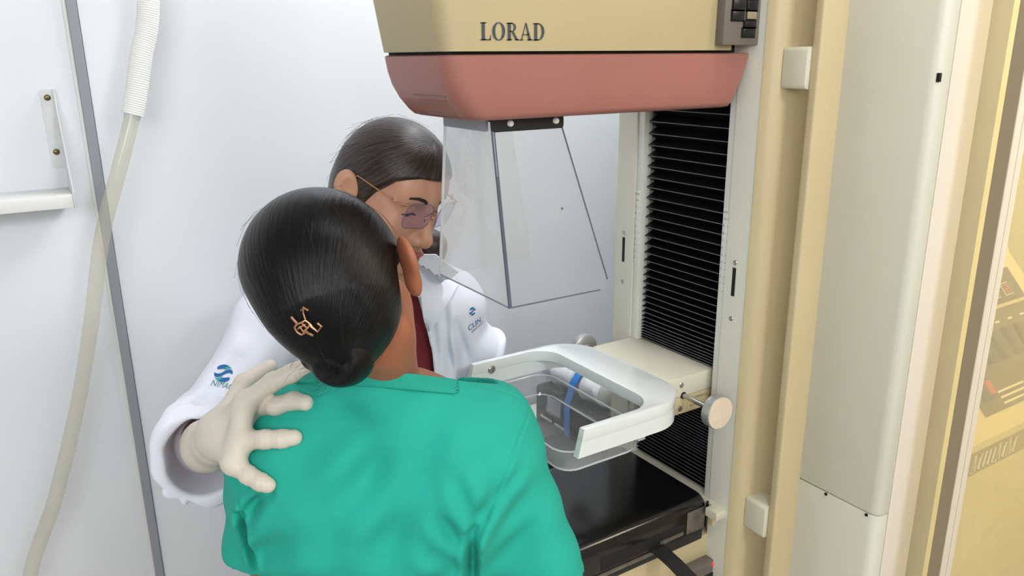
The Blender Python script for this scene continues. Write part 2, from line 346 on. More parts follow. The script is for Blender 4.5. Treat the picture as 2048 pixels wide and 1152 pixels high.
# slots and their screws
for yc, sy in ((1.1015, 1), (.8325, 1)):
    fl = 'left' if yc > 1 else 'right'
    par = [o for o in MX.children if o.name.startswith(fl + '_flange')][0]
    B().box((XF - .0006, yc - .0034, 1.308), (XF + .004, yc + .0034, 1.355), .0003).build('slot', 'dark', par)
    for z in (1.3635, 1.270):
        B().lathe([(.0042, -.001), (.0042, .0004), (.0036, .0010), (.0014, .0010), (.0010, .0002), (0, .0002)], (XF, yc, z), (-1, 0, 0), 18).build('screw', 'steel', par)
# bellows: one pleat after another
zs = [1.752, 1.727, 1.703, 1.679, 1.656, 1.634, 1.612, 1.590, 1.569, 1.5482, 1.5281, 1.5095, 1.4907, 1.4714, 1.4536, 1.4345, 1.4165, 1.3992, 1.3814, 1.3643, 1.3489, 1.3334, 1.3187, 1.3044, 1.2904, 1.2773, 1.2646, 1.2527, 1.2408, 1.2297, 1.2196, 1.2103, 1.2024, 1.1954, 1.1893, 1.1837, 1.1785, 1.1738, 1.1691]
z = 1.1640
while z > .93: zs.append(z); z -= .0058 if z > 1.0 else .0075
B().box((.986, .868, .90), (.99, 1.059, 1.78)).build('bellows_back', 'dark', MX)
for a, b_ in zip(zs, zs[1:]):
    m_ = (a + b_) / 2; x0, x1 = .9625, .981
    e = .0006
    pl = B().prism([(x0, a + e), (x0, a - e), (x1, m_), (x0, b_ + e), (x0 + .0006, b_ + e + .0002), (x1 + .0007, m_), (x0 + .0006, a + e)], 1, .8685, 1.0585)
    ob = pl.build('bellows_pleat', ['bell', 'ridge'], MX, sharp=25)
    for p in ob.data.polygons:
        if abs(p.normal.x) > .9 and p.center.x < -.1370: p.material_index = 1  # pale fold edges: painted edge highlight together with dust and wear
# shelf plate under the bellows
B().prism([(.926, .812), (.985, .812), (.985, 1.12), (.9405, 1.12), (.9405, .8365), (.926, .8365)], 2, .9135, .9300, .0015).build('shelf_plate', 'beige', MX)
B().box((.945, .836, .885), (.99, 1.115, .9135), .001).build('shelf_skirt', 'cream', MX)

# side bar on its stand-offs
bar = B().prism(rrect(.973, .729, 1.029, .7445, .004, 4), 2, .3, 2.2).build('side_bar', 'cream', MX, sharp=50)
for z in (1.632, .905):
    B().prism(rrect(.965, z, 1.008, z + .058, .006, 4), 1, .744, .785, .001).build('stand_off', 'beige', bar)
# rear stand with its two front covers and side cover
def cover(z0, z1, name):
    b = B(); b.prism([(1.0995, .783), (1.0995, .645), (1.1012, .6365), (1.107, .6305), (1.116, .629), (1.1265, .629), (1.1265, .64), (1.113, .66), (1.113, .783)], 2, z0, z1, .0012)
    return b.build(name, 'grey', MX, sharp=40)
cover(.9585, 2.2, 'front_cover'); lc = cover(.15, .9565, 'front_cover')
B().box((1.113, .64, .16), (1.21, 1.10, 2.2)).build('stand_core', 'dark', MX)
B().prism([(1.1290, .629), (1.208, .629), (1.2125, .631), (1.2145, .636), (1.2145, 1.1), (1.205, 1.1), (1.205, .645), (1.129, .645)], 2, .15, 2.2).build('side_cover', 'ivory', MX)
for y in (.726, .649): B().lathe([(.0028, 0), (.0028, .0012), (0, .0013)], (1.0995, y, .9535), (-1, 0, 0), 14).build('screw', 'dark', lc)
up_c = [o for o in MX.children if o.name.startswith('front_cover')][0]
B().box((1.1015, .6295, 1.6415), (1.1065, .6345, 1.6535), .0005).build('latch_slot', 'dark', up_c)
B().box((.96, .66, 0), (1.30, 1.2, .15), .01).build('base', 'beige', MX)

# tube head
def planring(z, xn, y0, y1, x1, r, n=7): return [(x, y, z) for x, y in rrect(xn, y0, x1, y1, r, n, (0, 0, 1, 1))]
th = B().loft([planring(z, xn, y0, y1, x1, r) for z, xn, y0, y1, x1, r in (
    (1.6862, .4452, .8352, 1.0252, .912, .022), (1.688, .444, .835, 1.026, .912, .024), (1.75, .434, .834, 1.029, .91, .025), (1.85, .425, .833, 1.032, .91, .026), (1.95, .42, .832, 1.034, .91, .028), (1.956, .43, .84, 1.026, .9, .03))]).build('tube_head', 'head', MX, sharp=50)  # darker copy of the cream enamel, the head's weaker light painted in
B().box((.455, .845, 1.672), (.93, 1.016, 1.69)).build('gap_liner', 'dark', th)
pk = B().loft([planring(z, xn, y0, y1, x1, r) for z, xn, y0, y1, x1, r in (
    (1.6825, .448, .838, 1.023, .949, .020), (1.681, .4455, .8355, 1.0255, .951, .022), (1.662, .4475, .8358, 1.0250, .9445, .025), (1.645, .4525, .8365, 1.0245, .938, .026), (1.628, .462, .838, 1.023, .931, .026), (1.613, .4745, .8405, 1.0205, .925, .024), (1.6065, .482, .8435, 1.0175, .922, .022), (1.6045, .490, .850, 1.010, .916, .02))]).build('tube_head_shell', 'pink', MX, sharp=50)
x = .4905
for ch in 'LORAD':
    s, wd = serif(ch); kx = .0200
    printed('letter', scale2d(s, kx * 1.05, .0200), (x, .8345, 1.6985), (1, 0, 0.012), (0, 0, 1), 'letter', th, lift=.0006)
    x += wd * kx * 1.05 + .0012
# label plate on the front slope
def pinkx(z): return np.interp(z, [1.606, 1.613, 1.628, 1.645, 1.662], [.482, .4745, .462, .4525, .4475])
pl = B()
for (a, b_, c, d, dx, nm) in ((.848, .972, 1.612, 1.637, -.0012, 0), (.852, .962, 1.616, 1.6325, -.0018, 1)):
    pass
def slopeplate(name, y0, y1, z0, z1, lift, m):
    b = B(); n = 6; rings = []
    for i in range(n + 1):
        zz = z0 + (z1 - z0) * i / n; xx = float(pinkx(zz)) - lift
        rings.append([(xx, y0, zz), (xx, y1, zz), (xx + lift + .002, y1, zz), (xx + lift + .002, y0, zz)])
    return b.loft(rings).build(name, m, pk)
slopeplate('plate_border', .8605, .955, 1.6095, 1.6345, .0007, 'faint')
slopeplate('label_plate', .862, .9535, 1.6110, 1.6330, .0012, 'pink')
slopeplate('inner_label', .8655, .938, 1.6135, 1.6290, .0017, 'faint')
slopeplate('label_face', .8662, .9372, 1.6141, 1.6284, .0021, 'pink')
for zz, y in ((1.6225, .930), (1.6175, .915)):
    printed('label_print', text2d('▪ ▪▪▪ ▪▪' if 0 else 'I  II III  II', .006), (float(pinkx(zz)) - .0026, y, zz), (0, -1, 0), (-.35, 0, 1), 'faint', pk, .0006)
# keypad box
kp = B().box((.877, .819, 1.693), (.9495, .8345, 1.83), .0015).build('keypad', 'taupe', MX)
for (x0, x1, z0, z1, m_) in ((.8925, .9145, 1.7565, 1.7685, 'keyb'), (.9185, .9395, 1.7565, 1.7685, 'keyb'), (.8915, .9145, 1.7405, 1.7535, 'key'), (.9195, .9415, 1.7405, 1.7535, 'key'), (.8905, .9145, 1.7265, 1.7385, 'key'), (.921, .9395, 1.7285, 1.7385, 'keyb'), (.9165, .9405, 1.7175, 1.725, 'key'), (.914, .9395, 1.7045, 1.7155, 'key')):
    B().box((x0 - .002, .8186, z0 - .002), (x1 + .002, .820, z1 + .002)).build('key_well', 'dark', kp)
    B().box((x0, .8165, z0), (x1, .819, z1), .0008).build('key', m_, kp)

# compression block, its knobs and the U shaped paddle holder
blk = B().box((.860, .876, 1.1305), (.972, 1.0745, 1.1655), .0015).build('compression_block', 'beige', MX)
B().box((.8605, .8765, 1.0985), (.972, 1.074, 1.1300), .0012).build('lower_block', 'cream', blk)
for z, m_ in ((1.1515, 'steel'), (1.1085, 'scuff')):
    B().lathe([(.0048, -.001), (.0048, .0004), (.004, .001), (.0015, .001), (.001, .0), (0, .0)], (.8915, .876, z), (0, -1, 0), 18).build('screw', m_, blk)
B().prism(rrect(.907, 1.104, .958, 1.1275, .001, 2), 1, .8755, .8767).build('label_plate', 'cream', blk)
printed('label_print', text2d('COMPRESSION', .0052), (.9185, .8753, 1.1205), (1, 0, 0), (0, 0, 1), 'greyprint', blk, .0003)
printed('label_print', text2d('BUCKY', .0056), (.913, .8753, 1.1075), (1, 0, 0), (0, 0, 1), 'greyprint', blk, .0003)
for sy, yb, zc in ((-1, .8765, 1.132), (1, 1.074, 1.132)):
    B().lathe([(.0062, -.002), (.0062, .0012), (.0042, .0016), (.0042, -.001)], (.897, yb, zc), (0, sy, 0), 20).build('shaft_bush', 'dark', blk)
    B().lathe([(.0042, -.02), (.0042, .062)], (.897, yb, zc), (0, sy, 0), 16).build('knob_shaft', 'steel', blk)
    y0 = yb + sy * .060
    kn = B(); nn = 48
    prof = [(.004, 0), (.010, 0), (.010, .004), (.024, .0055), (.0275, .008), (.0278, .0215), (.0268, .0232)]
    kn.lathe(prof + [(0, .0232)], (.897, y0, zc), (0, sy, 0), 72)
    kn.build('knob', 'alumk', blk)
    B().lathe([(.0266, .0230), (.0262, .0243), (.020, .0248), (0, .0250)], (.897, y0, zc), (0, sy, 0), 48).build('knob_face', 'knobf', blk)
def arc(cx, cy, r, a0, a1, n=10): return [(cx + r * math.cos(R(a0 + (a1 - a0) * i / n)), cy + r * math.sin(R(a0 + (a1 - a0) * i / n))) for i in range(n + 1)]
ro, ri = .075, .045
ua = [(.640, .814)] + arc(.861 - ro, .814 + ro, ro, -90, 0, 12) + arc(.861 - ro, 1.1285 - ro, ro, 0, 90, 12) + [(.632, 1.1285), (.632, 1.1185)] + arc(.787 - ri, 1.1185 - ri, ri, 90, 0, 10) + arc(.787 - ri, .825 + ri, ri, 0, -90, 10) + [(.640, .825)]
wo, wi = .011, ro - .011
sk1 = [(.640, .814)] + arc(.861 - ro, .814 + ro, ro, -90, 0, 12) + [(.861, .905), (.850, .905)] + arc(.861 - ro, .814 + ro, wi, 0, -90, 12) + [(.640, .825)]
sk2 = [(.632, 1.1185)] + arc(.861 - ro, 1.1295 - ro, wi, 90, 0, 12) + [(.850, 1.04), (.861, 1.04)] + arc(.861 - ro, 1.1295 - ro, ro, 0, 90, 12) + [(.632, 1.1295)]
uo = B().prism(ua, 2, 1.1455, 1.1650, .0006).prism(sk1, 2, 1.1215, 1.1462).prism(sk2, 2, 1.1215, 1.1462).build('paddle_holder', 'white', MX, sharp=40)
for v_ in uo.data.vertices:   # the tips slant back towards the bottom
    if v_.co.x + 1.1 < .70: v_.co.x -= (1.165 - v_.co.z) * .25
for yy, sy in ((1.1185, -1), (.825, 1)):
    B().lathe([(.0075, -.001), (.0075, .002), (.006, .0032), (.0035, .0032), (.0028, .001), (0, .001)], (.668, yy, 1.1485), (0, sy, 0), 20).build('thumb_screw', 'steel', uo)

# clear paddle under the holder
cp = thing('compression_paddle', 'clear acrylic tray hanging under the white horseshoe arm', 'paddle', (.70, .97, 1.10))
def pring(z, e, r): return [(x, y, z) for x, y in rrect(.622 - e, .838 - e, .778 + e, 1.108 + e, r, 6)]
wl = B(); wl.loft([pring(1.1195, .004, .034), pring(1.1185, 0, .03), pring(1.096, -.001, .03), pring(1.088, -.003, .028), pring(1.0845, -.008, .026)], True, False); wl.build('paddle_wall', 'milky', cp)
B().prism([(x, y) for x, y, _ in pring(0, -.008, .026)], 2, 1.0825, 1.0845).build('paddle_floor', 'clear', cp)
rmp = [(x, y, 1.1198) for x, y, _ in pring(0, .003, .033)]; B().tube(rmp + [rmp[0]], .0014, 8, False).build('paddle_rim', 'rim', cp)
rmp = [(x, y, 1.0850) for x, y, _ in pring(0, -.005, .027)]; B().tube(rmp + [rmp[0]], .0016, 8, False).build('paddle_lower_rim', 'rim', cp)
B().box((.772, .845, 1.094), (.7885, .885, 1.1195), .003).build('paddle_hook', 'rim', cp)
B().box((.772, 1.060, 1.094), (.7885, 1.10, 1.1195), .003).build('paddle_hook', 'clear', cp)

# black film holder on its carrier
ch_ = thing('film_holder', 'black glossy film tray with a worn steel corner under the clear paddle', 'tray', (.75, .95, .88))
hs = B()
def hr(z, e): return [(x, y, z) for x, y in rrect(.64 - e,   .842 - e, .938 + e * .2, 1.088 + e, .012 + max(e, 0), 5)]
hs.loft([hr(.884, 0), hr(.920, 0), hr(.929, -.0015), hr(.9355, -.0045), hr(.9395, -.0085), hr(.942, -.0145), hr(.9432, -.0225), hr(.9434, -.034)]).build('tray_shell', 'black', ch_, sharp=80)
B().box((.888, .8405, .8865), (.930, .8432, .9285), .001).build('corner_plate', 'scuff', ch_)
B().prism([(.936, .845), (.9395, .845), (.9395, .842), (.936, .8392), (.9325, .8392), (.9325, .842)], 2, .886, .934).build('corner_lip', 'black', ch_)
B().box((.70, .8412, .888), (.882, .8424, .911), .0005).build('slot', 'dark', ch_)
B().box((.826, .839, .8895), (.879, .8425, .8965), .001).build('slot_lip', 'scuff', ch_)
B().box((.655, .839, .8765), (.835, .8425, .8835), .001).build('edge_strip', 'scuff', ch_)
B().box((.65, .843, .862), (.93, 1.085, .8835), .003).build('tray_base', 'blackm', ch_)
B().loft([[(x, y, z) for x in (a, a + .030) for z in (z_, z_ + .0022)][0:1] + [(a + .030, y, z_), (a + .030, y, z_ + .0022), (a, y, z_ + .0022)] for a, y, z_ in ((.806, .87, .8845), (.806, .835, .884), (.809, .80, .876), (.812, .70, .8475))]).build('pull_strap', 'blackm', ch_)
B().tube([(.827, .712, .853), (.827, .695, .845)], .008, 14).build('strap_end', 'black', ch_)
cr = B().box((.70, .85, .79), (.975, 1.08, .8615), .003).build('tray_carrier', 'cream', MX)
B().box((.71, .85, .70), (.975, 1.08, .7895), .003).build('carrier_base', 'beige', MX)
ct = B().box((.892, .832, .755), (.968, .852, .818), .002).build('control_box', 'taupe', MX)
B().box((.910, .8305, .765), (.962, .8325, .793), .001).build('control_window', 'dark', ct)
B().lathe([(.0032, 0), (.0030, .002), (0, .003)], (.9505, .832, .8085), (0, -1, 0), 12).build('indicator_lamp', 'led', ct)
for i in range(3): printed('control_print', rect2d(0, 0, .012, .0012), (.905 + .013 * i, .8318, .806), (1, 0, 0), (0, 0, 1), 'greyprint', ct)

# face shield hanging from the head
fs = thing('face_shield', 'clear bent acrylic guard on a black bracket under the pink head', 'shield', (.55, .945, 1.60))
T = .0028
def plate(name, pts, nrm, m, t=T):
    n = Vector(nrm).normalized() * t; a = [Vector(p) for p in pts]; k = len(a)
    b = B().poly(a + [p + n for p in a], [tuple(range(k))[::-1], tuple(range(k, 2 * k))] + [(i, (i + 1) % k, k + (i + 1) % k, k + i) for i in range(k)])
    return b.build(name, m, fs, sharp=30)
NT, NB = (.533, .882, 1.600), (.5365, .848, 1.3585)
FT, FB = (.533, 1.006, 1.600), (.5365, 1.046, 1.3605)
plate('front_panel', [NT, NB, FB, FT], (-1, 0, 0), 'hazy')
def side(y_t, y_b, sgn, m, zlift):
    # trailing edge rounded at the lower corner
    c0, c1 = Vector((.704, y_b, 1.3585 + zlift)), Vector((.640, y_t, 1.600))
    a = Vector((.5365, y_b, 1.3585)); e1 = (a - c0).normalized(); e2 = (c1 - c0).normalized(); r = .016; cr_ = []
    for i in range(7):
        t = i / 6; p = c0 + e1 * r * (1 - t) ** 2 + e2 * r * t ** 2; cr_.append(p)
    return plate('side_panel', [Vector((.533, y_t, 1.600)), a] + cr_ + [c1], (0, sgn, 0), m)
side(.882, .848, -1, 'clear', 0); side(1.006, 1.046, 1, 'clear', 0)
B().tube([Vector(NT) + Vector((0, -.001, 0)), Vector(NB) + Vector((0, -.001, 0))], .0026, 10).build('bend', 'edge', fs)
B().tube([Vector(FT) + Vector((0, .001, 0)), Vector(FB) + Vector((0, .001, 0))], .0022, 10).build('bend', 'rim', fs)
for p, q in ((NB, FB), (NB, (.690, .848, 1.3585)), ((.704, .849, 1.372), (.640, .881, 1.598))):
    B().tube([Vector(p) + Vector((-.001, -.001, 0)), Vector(q) + Vector((-.001, -.001, 0))], .0011, 8).build('cut_edge', 'edge', fs)
bk = B(); bk.prism(rrect(.530, 1.5870, .642, 1.6042, .004, 3), 1, .8745, .8795, .0006)
bk.box((.530, .8795, 1.600), (.642, 1.01, 1.6042)); bk.build('bracket', 'blackm', fs)
B().prism(rrect(.885, 1.5875, 1.0, 1.604, .003, 3), 0, .5255, .5295).build('front_bracket', 'alu', fs)
for x_ in (.556, .628): B().lathe([(.0042, 0), (.0042, .003), (.003, .005), (0, .0055)], (x_, .8745, 1.5975), (0, -1, 0), 16).build('screw', 'sleeve', fs)
B().lathe([(.002, 0), (.0015, .001), (0, .0012)], (.628, .8575, 1.481), (0, -1, .1), 10).build('rivet', 'steel', fs)

# ------------------------------------------------------------------ things on a side table behind the machine
tbz = .80
tt = thing('side_table', 'white side table against the back wall behind the machine', 'table', (1.10, 1.36, 0))
B().prism(rrect(.85, 1.14, 1.35, 1.585, .01), 2, tbz - .025, tbz, .002).build('table_top', 'board', tt)
for x_ in (.87, 1.33):
    for y_ in (1.16, 1.565): B().box((x_ - .015, y_ - .015, 0), (x_ + .015, y_ + .015, tbz - .025), .002).build('leg', 'wmetal', tt)
du = thing('control_unit', 'black electronic unit with a small grey display, strapped with blue tape, behind the machine', 'device', (1.04, 1.28, tbz))
ub = B().box((.947, 1.165, tbz), (1.13, 1.39, .957), .006, 3).build('case', 'blackm', du)
B().box((.9449, 1.278, .905), (.9475, 1.346, .953), .001).build('display_bezel', 'black', du)
B().box((.9440, 1.288, .912), (.9455, 1.338, .948), .0004).build('display', 'lcd', du)
for i, (y_, w_) in enumerate(((1.345, .022), (1.30, .012), (1.285, .010))): B().box((.9448, y_ - w_, .886), (.948, y_ + w_, .892), .001).build('button', 'wmetal', du)
cl = thing('cloth_roll', 'rolled white cloth lying on the black electronic unit', 'cloth', (1.02, 1.29, .957))
rp = []; b = B(); nn = 26
for i in range(nn + 1):
    y = 1.185 + .225 * i / nn; rr = .030 + .003 * math.sin(i * 1.1) + .002 * math.sin(i * 2.7 + 1)
    if i in (0, nn): rr *= .55
    rp.append([(1.005 + rr * 1.2 * math.cos(a) + .003 * math.sin(i * .6), y, .9905 + rr * math.sin(a) + .0015 * math.sin(3 * a + i)) for a in [2 * math.pi * k / 22 for k in range(22)]])
b.loft(rp).build('cloth', 'cloth', cl)
bt = thing('blue_tape', 'blue strap over the white cloth roll and the black unit', 'strap', (.95, 1.26, .957))
b = B()
pth = [(.9435, .85), (.9435, .960), (.950, .972), (.958, 1.000), (.975, 1.0215), (1.005, 1.0305), (1.035, 1.0215), (1.052, .995), (1.060, .962)]
b.loft([[(x, 1.252, z), (x, 1.272, z), (x - .0015, 1.272, z + .001), (x - .0015, 1.252, z + .001)] for x, z in pth]).build('tape', 'blue', bt)
db = thing('flat_box', 'flat black box with lines of small white print before the display unit', 'box', (.90, 1.21, tbz))
B().box((.862, 1.148, tbz), (.936, 1.275, .888), .005, 3).build('case', 'blackm', db)
for i, t_ in enumerate(('BLANCO', 'DIGITAL', 'SYSTEM III')): printed('small_print', text2d(t_, .0095), (.882 + i * .012, 1.222, .8882), (0, -1, 0), (-1, 0, 0), 'print', db, .0004)
pb = thing('paper_box', 'small dark rounded box on the side table near the column', 'box', (1.19, 1.21, tbz))
B().box((1.145, 1.165, tbz), (1.25, 1.27, .895), .02, 4).build('case', 'blackm', pb)

# ------------------------------------------------------------------ door jamb, lead glass screen and console
B().box((1.362, .951, 0), (1.3695, WY, 2.62)).build('added_partition_lining', 'wall', wb)  # face of a partition added to keep booth light off the back wall
jm = tag(thing('trim_2', None, None), kind='structure')
B().prism([(1.252, .622), (1.300, .622), (1.300, .90), (1.42, .90), (1.42, WY), (1.37, WY), (1.37, .95), (1.252, .95)], 2, 0, 2.62).build('jamb', 'jamb', jm)  # rear leg is the added partition that blocks booth light
ls = thing('lead_glass_screen', 'ivory framed lead glass screen standing right of the machine', 'screen', (1.6, .55, 0))
fx0, fy = 1.163, .55
def bars(name, m, y0, y1, inset, wdt, par):
    pass
for (a, b_, c, d) in ((fx0, fx0 + .0175, .0, 2.3), (fx0 + .0183, fx0 + .034, .0, 2.3)):
    B().box((a, fy, c), (b_, fy + .018, d), .0012).build('frame_post', 'frame', ls)
B().box((fx0 + .0005, fy + .0005, 0), (fx0 + .033, fy + .0205, 2.3)).build('post_core', 'taupe2', ls)
B().box((fx0 - .0008, fy + .0014, 0), (fx0 + .0002, fy + .0195, 2.3)).build('post_side', 'taupe2', ls)  # side face of the ivory frame, its shade painted as darker taupe
B().box((2.42, fy, 0), (2.46, fy + .018, 2.3), .002).build('frame_post', 'frame', ls)
B().box((fx0 + .034, fy, 2.25), (2.42, fy + .018, 2.3), .002).build('frame_rail', 'frame', ls)
B().box((fx0 + .034, fy, 0), (2.42, fy + .018, .12), .002).build('frame_rail', 'frame', ls)
B().box((fx0 + .034, fy + .006, .12), (2.42, fy + .012, 2.25)).build('glass_pane', 'lead', ls)

cs = thing('control_console', 'yellowed console with red digits and switches seen through the lead glass', 'console', (2.0, .95, 0))
CX0, CX1, CY, cz = 1.56, 2.35, .80, .825
B().prism([(CY, 0), (CY + .45, 0), (CY + .45, 1.30), (CY + .33, 1.30), (CY + .27, 1.14), (CY, cz)], 0, CX0, CX1, .006).build('cabinet', 'console', cs)
# sloping desk: direction up the slope
sv = Vector((0, .27, 1.14 - cz)).normalized(); sn = Vector((0, -sv.z, sv.y)); so = Vector((0, CY, cz))
def desk(name, u0, u1, v0, v1, h, m, par, bev=.001, h0=0.):
    b = B(); t = bmesh.new(); vs = []
    for z_ in (h0, h):
        for u, v_ in ((u0, v0), (u1, v0), (u1, v1), (u0, v1)): vs.append(t.verts.new(so + Vector((u, 0, 0)) + sv * v_ + sn * z_))
    for f in ((3, 2, 1, 0), (4, 5, 6, 7), (0, 1, 5, 4), (1, 2, 6, 5), (2, 3, 7, 6), (3, 0, 4, 7)): t.faces.new([vs[i] for i in f])
    bmesh.ops.recalc_face_normals(t, faces=t.faces[:])
    if bev: bmesh.ops.bevel(t, geom=t.edges[:], offset=bev, segments=2, profile=.5, affect='EDGES')
    b.merge(t); return b.build(name, m, par)
pa = desk('switch_panel', 1.84, 2.28, .045, .275, .005, 'panel', cs)
pd_ = desk('display_panel', 1.84, 2.28, .285, .375, .006, 'panel2', cs)
for i, u in enumerate((2.0, 2.065, 2.13, 2.195)):
    pr_ = desk('digit_bezel', u, u + .038, .30, .335, .0075, 'whitep', pd_, 0)
    desk('digit_window', u + .002, u + .036, .302, .333, .008, 'panel2', pd_, 0)
    for (a, c, e, g) in ((.011, .306, .027, .309), (.011, .316, .027, .319), (.011, .326, .027, .329), (.024, .318, .027, .328), (.011, .307, .014, .317)): desk('red_segment', u + a, u + e, c, g, .009, 'seg', pd_, 0)
for i in range(6):
    u = 1.895 + .062 * i
    desk('switch', u, u + .03, .15, .225, .02, 'switch', pa, .004)
    desk('switch_print', u, u + .02, .24, .245, .0056, 'whitep', pa, 0)
sw = desk('button_block', 1.855, 1.905, .075, .135, .018, 'switch', pa, .006)
desk('red_button', 1.877, 1.901, .085, .122, .024, 'red', pa, .008)
desk('green_button', 1.852, 1.867, .138, .165, .014, 'green', pa, .004)
for i in range(3): desk('switch_print', 1.93, 2.05, .055 + .014 * i, .060 + .014 * i, .0056, 'whitep', pa, 0)
B().box((1.66, CY - .001, .748), (2.34, CY + .01, .806)).build('name_strip', 'strip', cs)
x = 1.742
for ch in 'MIIIMM':
    s, wd = serif(ch, .26, .09); k = .038 if True else 0
    printed('letter', scale2d(s, .036, .046), (x, CY - .0015, .754), (1, 0, 0), (0, 0, 1), 'whitep', cs, .001, .22)
    x += wd * .036 + .004
for i in range(7): printed('stripe', rect2d(0, 0, 1.0 and .045, .004), (1.745 + .006 * i, CY - .001, .828 - i * 0.0 - .0), (1, 0, 0), (0, 0, 1), 'panel', cs, .0008) if 0 else None

# ------------------------------------------------------------------ people: signed distance bodies turned into one surface each
A_ = np.array
def rot(P, o, ax): return (P - A_(o)) @ ax
def seg(P, a, b):
    a, b = A_(a, float), A_(b, float); ba = b - a; pa = P - a
    return pa, ba, np.clip(pa @ ba / (ba @ ba), 0, 1)
def cone(P, a, b, r1, r2):
    pa, ba, h = seg(P, a, b); return np.sqrt(((pa - h[:, None] * ba) ** 2).sum(1)) - (r1 + (r2 - r1) * h)
def ell(P, c, r):
    p = (P - A_(c)) / A_(r); k0 = np.sqrt((p * p).sum(1)) + 1e-9; p2 = p / A_(r); k1 = np.sqrt((p2 * p2).sum(1)) + 1e-9
    return k0 * (k0 - 1) / k1
def smin(a, b, k): h = np.maximum(k - np.abs(a - b), 0) / k; return np.minimum(a, b) - h * h * k * .25
def smax(a, b, k): return -smin(-a, -b, k)
def chain(P, pts, rs, k=.01):
    d = None
    for i in range(len(pts) - 1):
        c = cone(P, pts[i], pts[i + 1], rs[i], rs[i + 1]); d = c if d is None else smin(d, c, k)
    return d
def segdist2(X, Y, a, b):
    a, b = A_(a, float), A_(b, float); ba = b - a; px, py = X - a[0], Y - a[1]
    h = np.clip((px * ba[0] + py * ba[1]) / (ba @ ba), 0, 1); return np.sqrt((px - h * ba[0]) ** 2 + (py - h * ba[1]) ** 2), h
def nets(fn, lo, hi, h, steps=2, s=4):
    """sparse surface nets"""
    lo = A_(lo, float); nb = np.ceil((A_(hi, float) - lo) / (h * s)).astype(int); n = nb * s + 1
    V = np.ones(n, np.float32)
    gi = np.stack(np.meshgrid(*[np.arange(k) for k in nb], indexing='ij'), -1).reshape(-1, 3)
    c = lo + (gi * s + s / 2) * h; d = fn(c)
    act = np.abs(d) < s * h * 1.5
    ins = gi[(~act) & (d < 0)]
    for g in ins: V[g[0] * s:g[0] * s + s + 1, g[1] * s:g[1] * s + s + 1, g[2] * s:g[2] * s + s + 1] = -1
    off = np.stack(np.meshgrid(*[np.arange(s + 1)] * 3, indexing='ij'), -1).reshape(-1, 3)
    ga = gi[act]
    for i in range(0, len(ga), 4000):
        idx = (ga[i:i + 4000, None, :] * s + off[None]).reshape(-1, 3)
        V[idx[:, 0], idx[:, 1], idx[:, 2]] = fn(lo + idx * h)
    S = V < 0
    cs_ = [(a, b, c) for a in (0, 1) for b in (0, 1) for c in (0, 1)]
    sl = lambda T, o: T[o[0]:n[0] - 1 + o[0], o[1]:n[1] - 1 + o[1], o[2]:n[2] - 1 + o[2]]
    cnt = np.zeros(n - 1, np.int8)
    for o in cs_: cnt += sl(S, o)
    cells = np.argwhere((cnt > 0) & (cnt < 8)); ids = -np.ones(n - 1, np.int64); ids[cells[:, 0], cells[:, 1], cells[:, 2]] = np.arange(len(cells))
    acc = np.zeros((len(cells), 3)); k = np.zeros(len(cells))
    get = lambda o: V[cells[:, 0] + o[0], cells[:, 1] + o[1], cells[:, 2] + o[2]].astype(float)
    for o in cs_:
        for ax in range(3):
            if o[ax] == 0:
                q = list(o); q[ax] = 1; va, vb = get(o), get(q); cr = (va < 0) != (vb < 0)
                t = np.where(cr, va / np.where(cr, va - vb, 1), 0); p = np.tile(A_(o, float), (len(cells), 1)); p[:, ax] += t
                acc += p * cr[:, None]; k += cr
    P = lo + (cells + acc / k[:, None]) * h
    for _ in range(steps):
        e = h * .25; d0 = fn(P); g = np.stack([fn(P + e * np.eye(3)[i]) - fn(P - e * np.eye(3)[i]) for i in range(3)], 1) / (2 * e)
        g2 = np.maximum((g * g).sum(1), .3); st = -(d0 / g2)[:, None] * g; L = np.linalg.norm(st, axis=1, keepdims=True)
        P = P + st * np.minimum(1, .5 * h / np.maximum(L, 1e-9))
    Q = []
    for ax in range(3):
        sh_ = [slice(None)] * 3; sh2 = [slice(None)] * 3; sh_[ax] = slice(0, n[ax] - 1); sh2[ax] = slice(1, n[ax])
        a, b = S[tuple(sh_)], S[tuple(sh2)]; e = np.argwhere(a != b)
        u, v = [(1, 2), (2, 0), (0, 1)][ax]
        e = e[(e[:, u] > 0) & (e[:, v] > 0) & (e[:, u] < n[u] - 1) & (e[:, v] < n[v] - 1)]
        def cid(du, dv):
            q = e.copy(); q[:, u] -= du; q[:, v] -= dv; return ids[q[:, 0], q[:, 1], q[:, 2]]
        quad = np.stack([cid(1, 1), cid(0, 1), cid(0, 0), cid(1, 0)], 1)
        flip = ~a[e[:, 0], e[:, 1], e[:, 2]]; quad[flip] = quad[flip][:, ::-1]; Q.append(quad)
    Q = np.concatenate(Q); return P, Q[(Q >= 0).all(1)]
def to_mesh(name, P, Q):
    me = bpy.data.meshes.new(name); me.vertices.add(len(P)); me.vertices.foreach_set('co', P.astype(np.float32).ravel())
    me.loops.add(4 * len(Q)); me.loops.foreach_set('vertex_index', Q.astype(np.int32).ravel())
    me.polygons.add(len(Q)); me.polygons.foreach_set('loop_start', np.arange(0, 4 * len(Q), 4, dtype=np.int32)); me.update(calc_edges=True); me.validate(); return me
TURN = ARM - math.pi / 2          # people are modelled looking along the photographer's line: x right, y away, z up
BV = {}
def skin_obj(name, fn, lo, hi, h, m, root, origin, steps=2, extra=None, keep=False):
    P, Q = nets(fn, lo, hi, h, steps); me = to_mesh(name, P - A_(origin), Q)
    if extra is not None: extra(me, P, Q)
    o = link(name, me, m, root, 0)
    if keep: BV[keep] = BVHTree.FromPolygons([tuple(p) for p in P], [tuple(q) for q in Q])
    return o
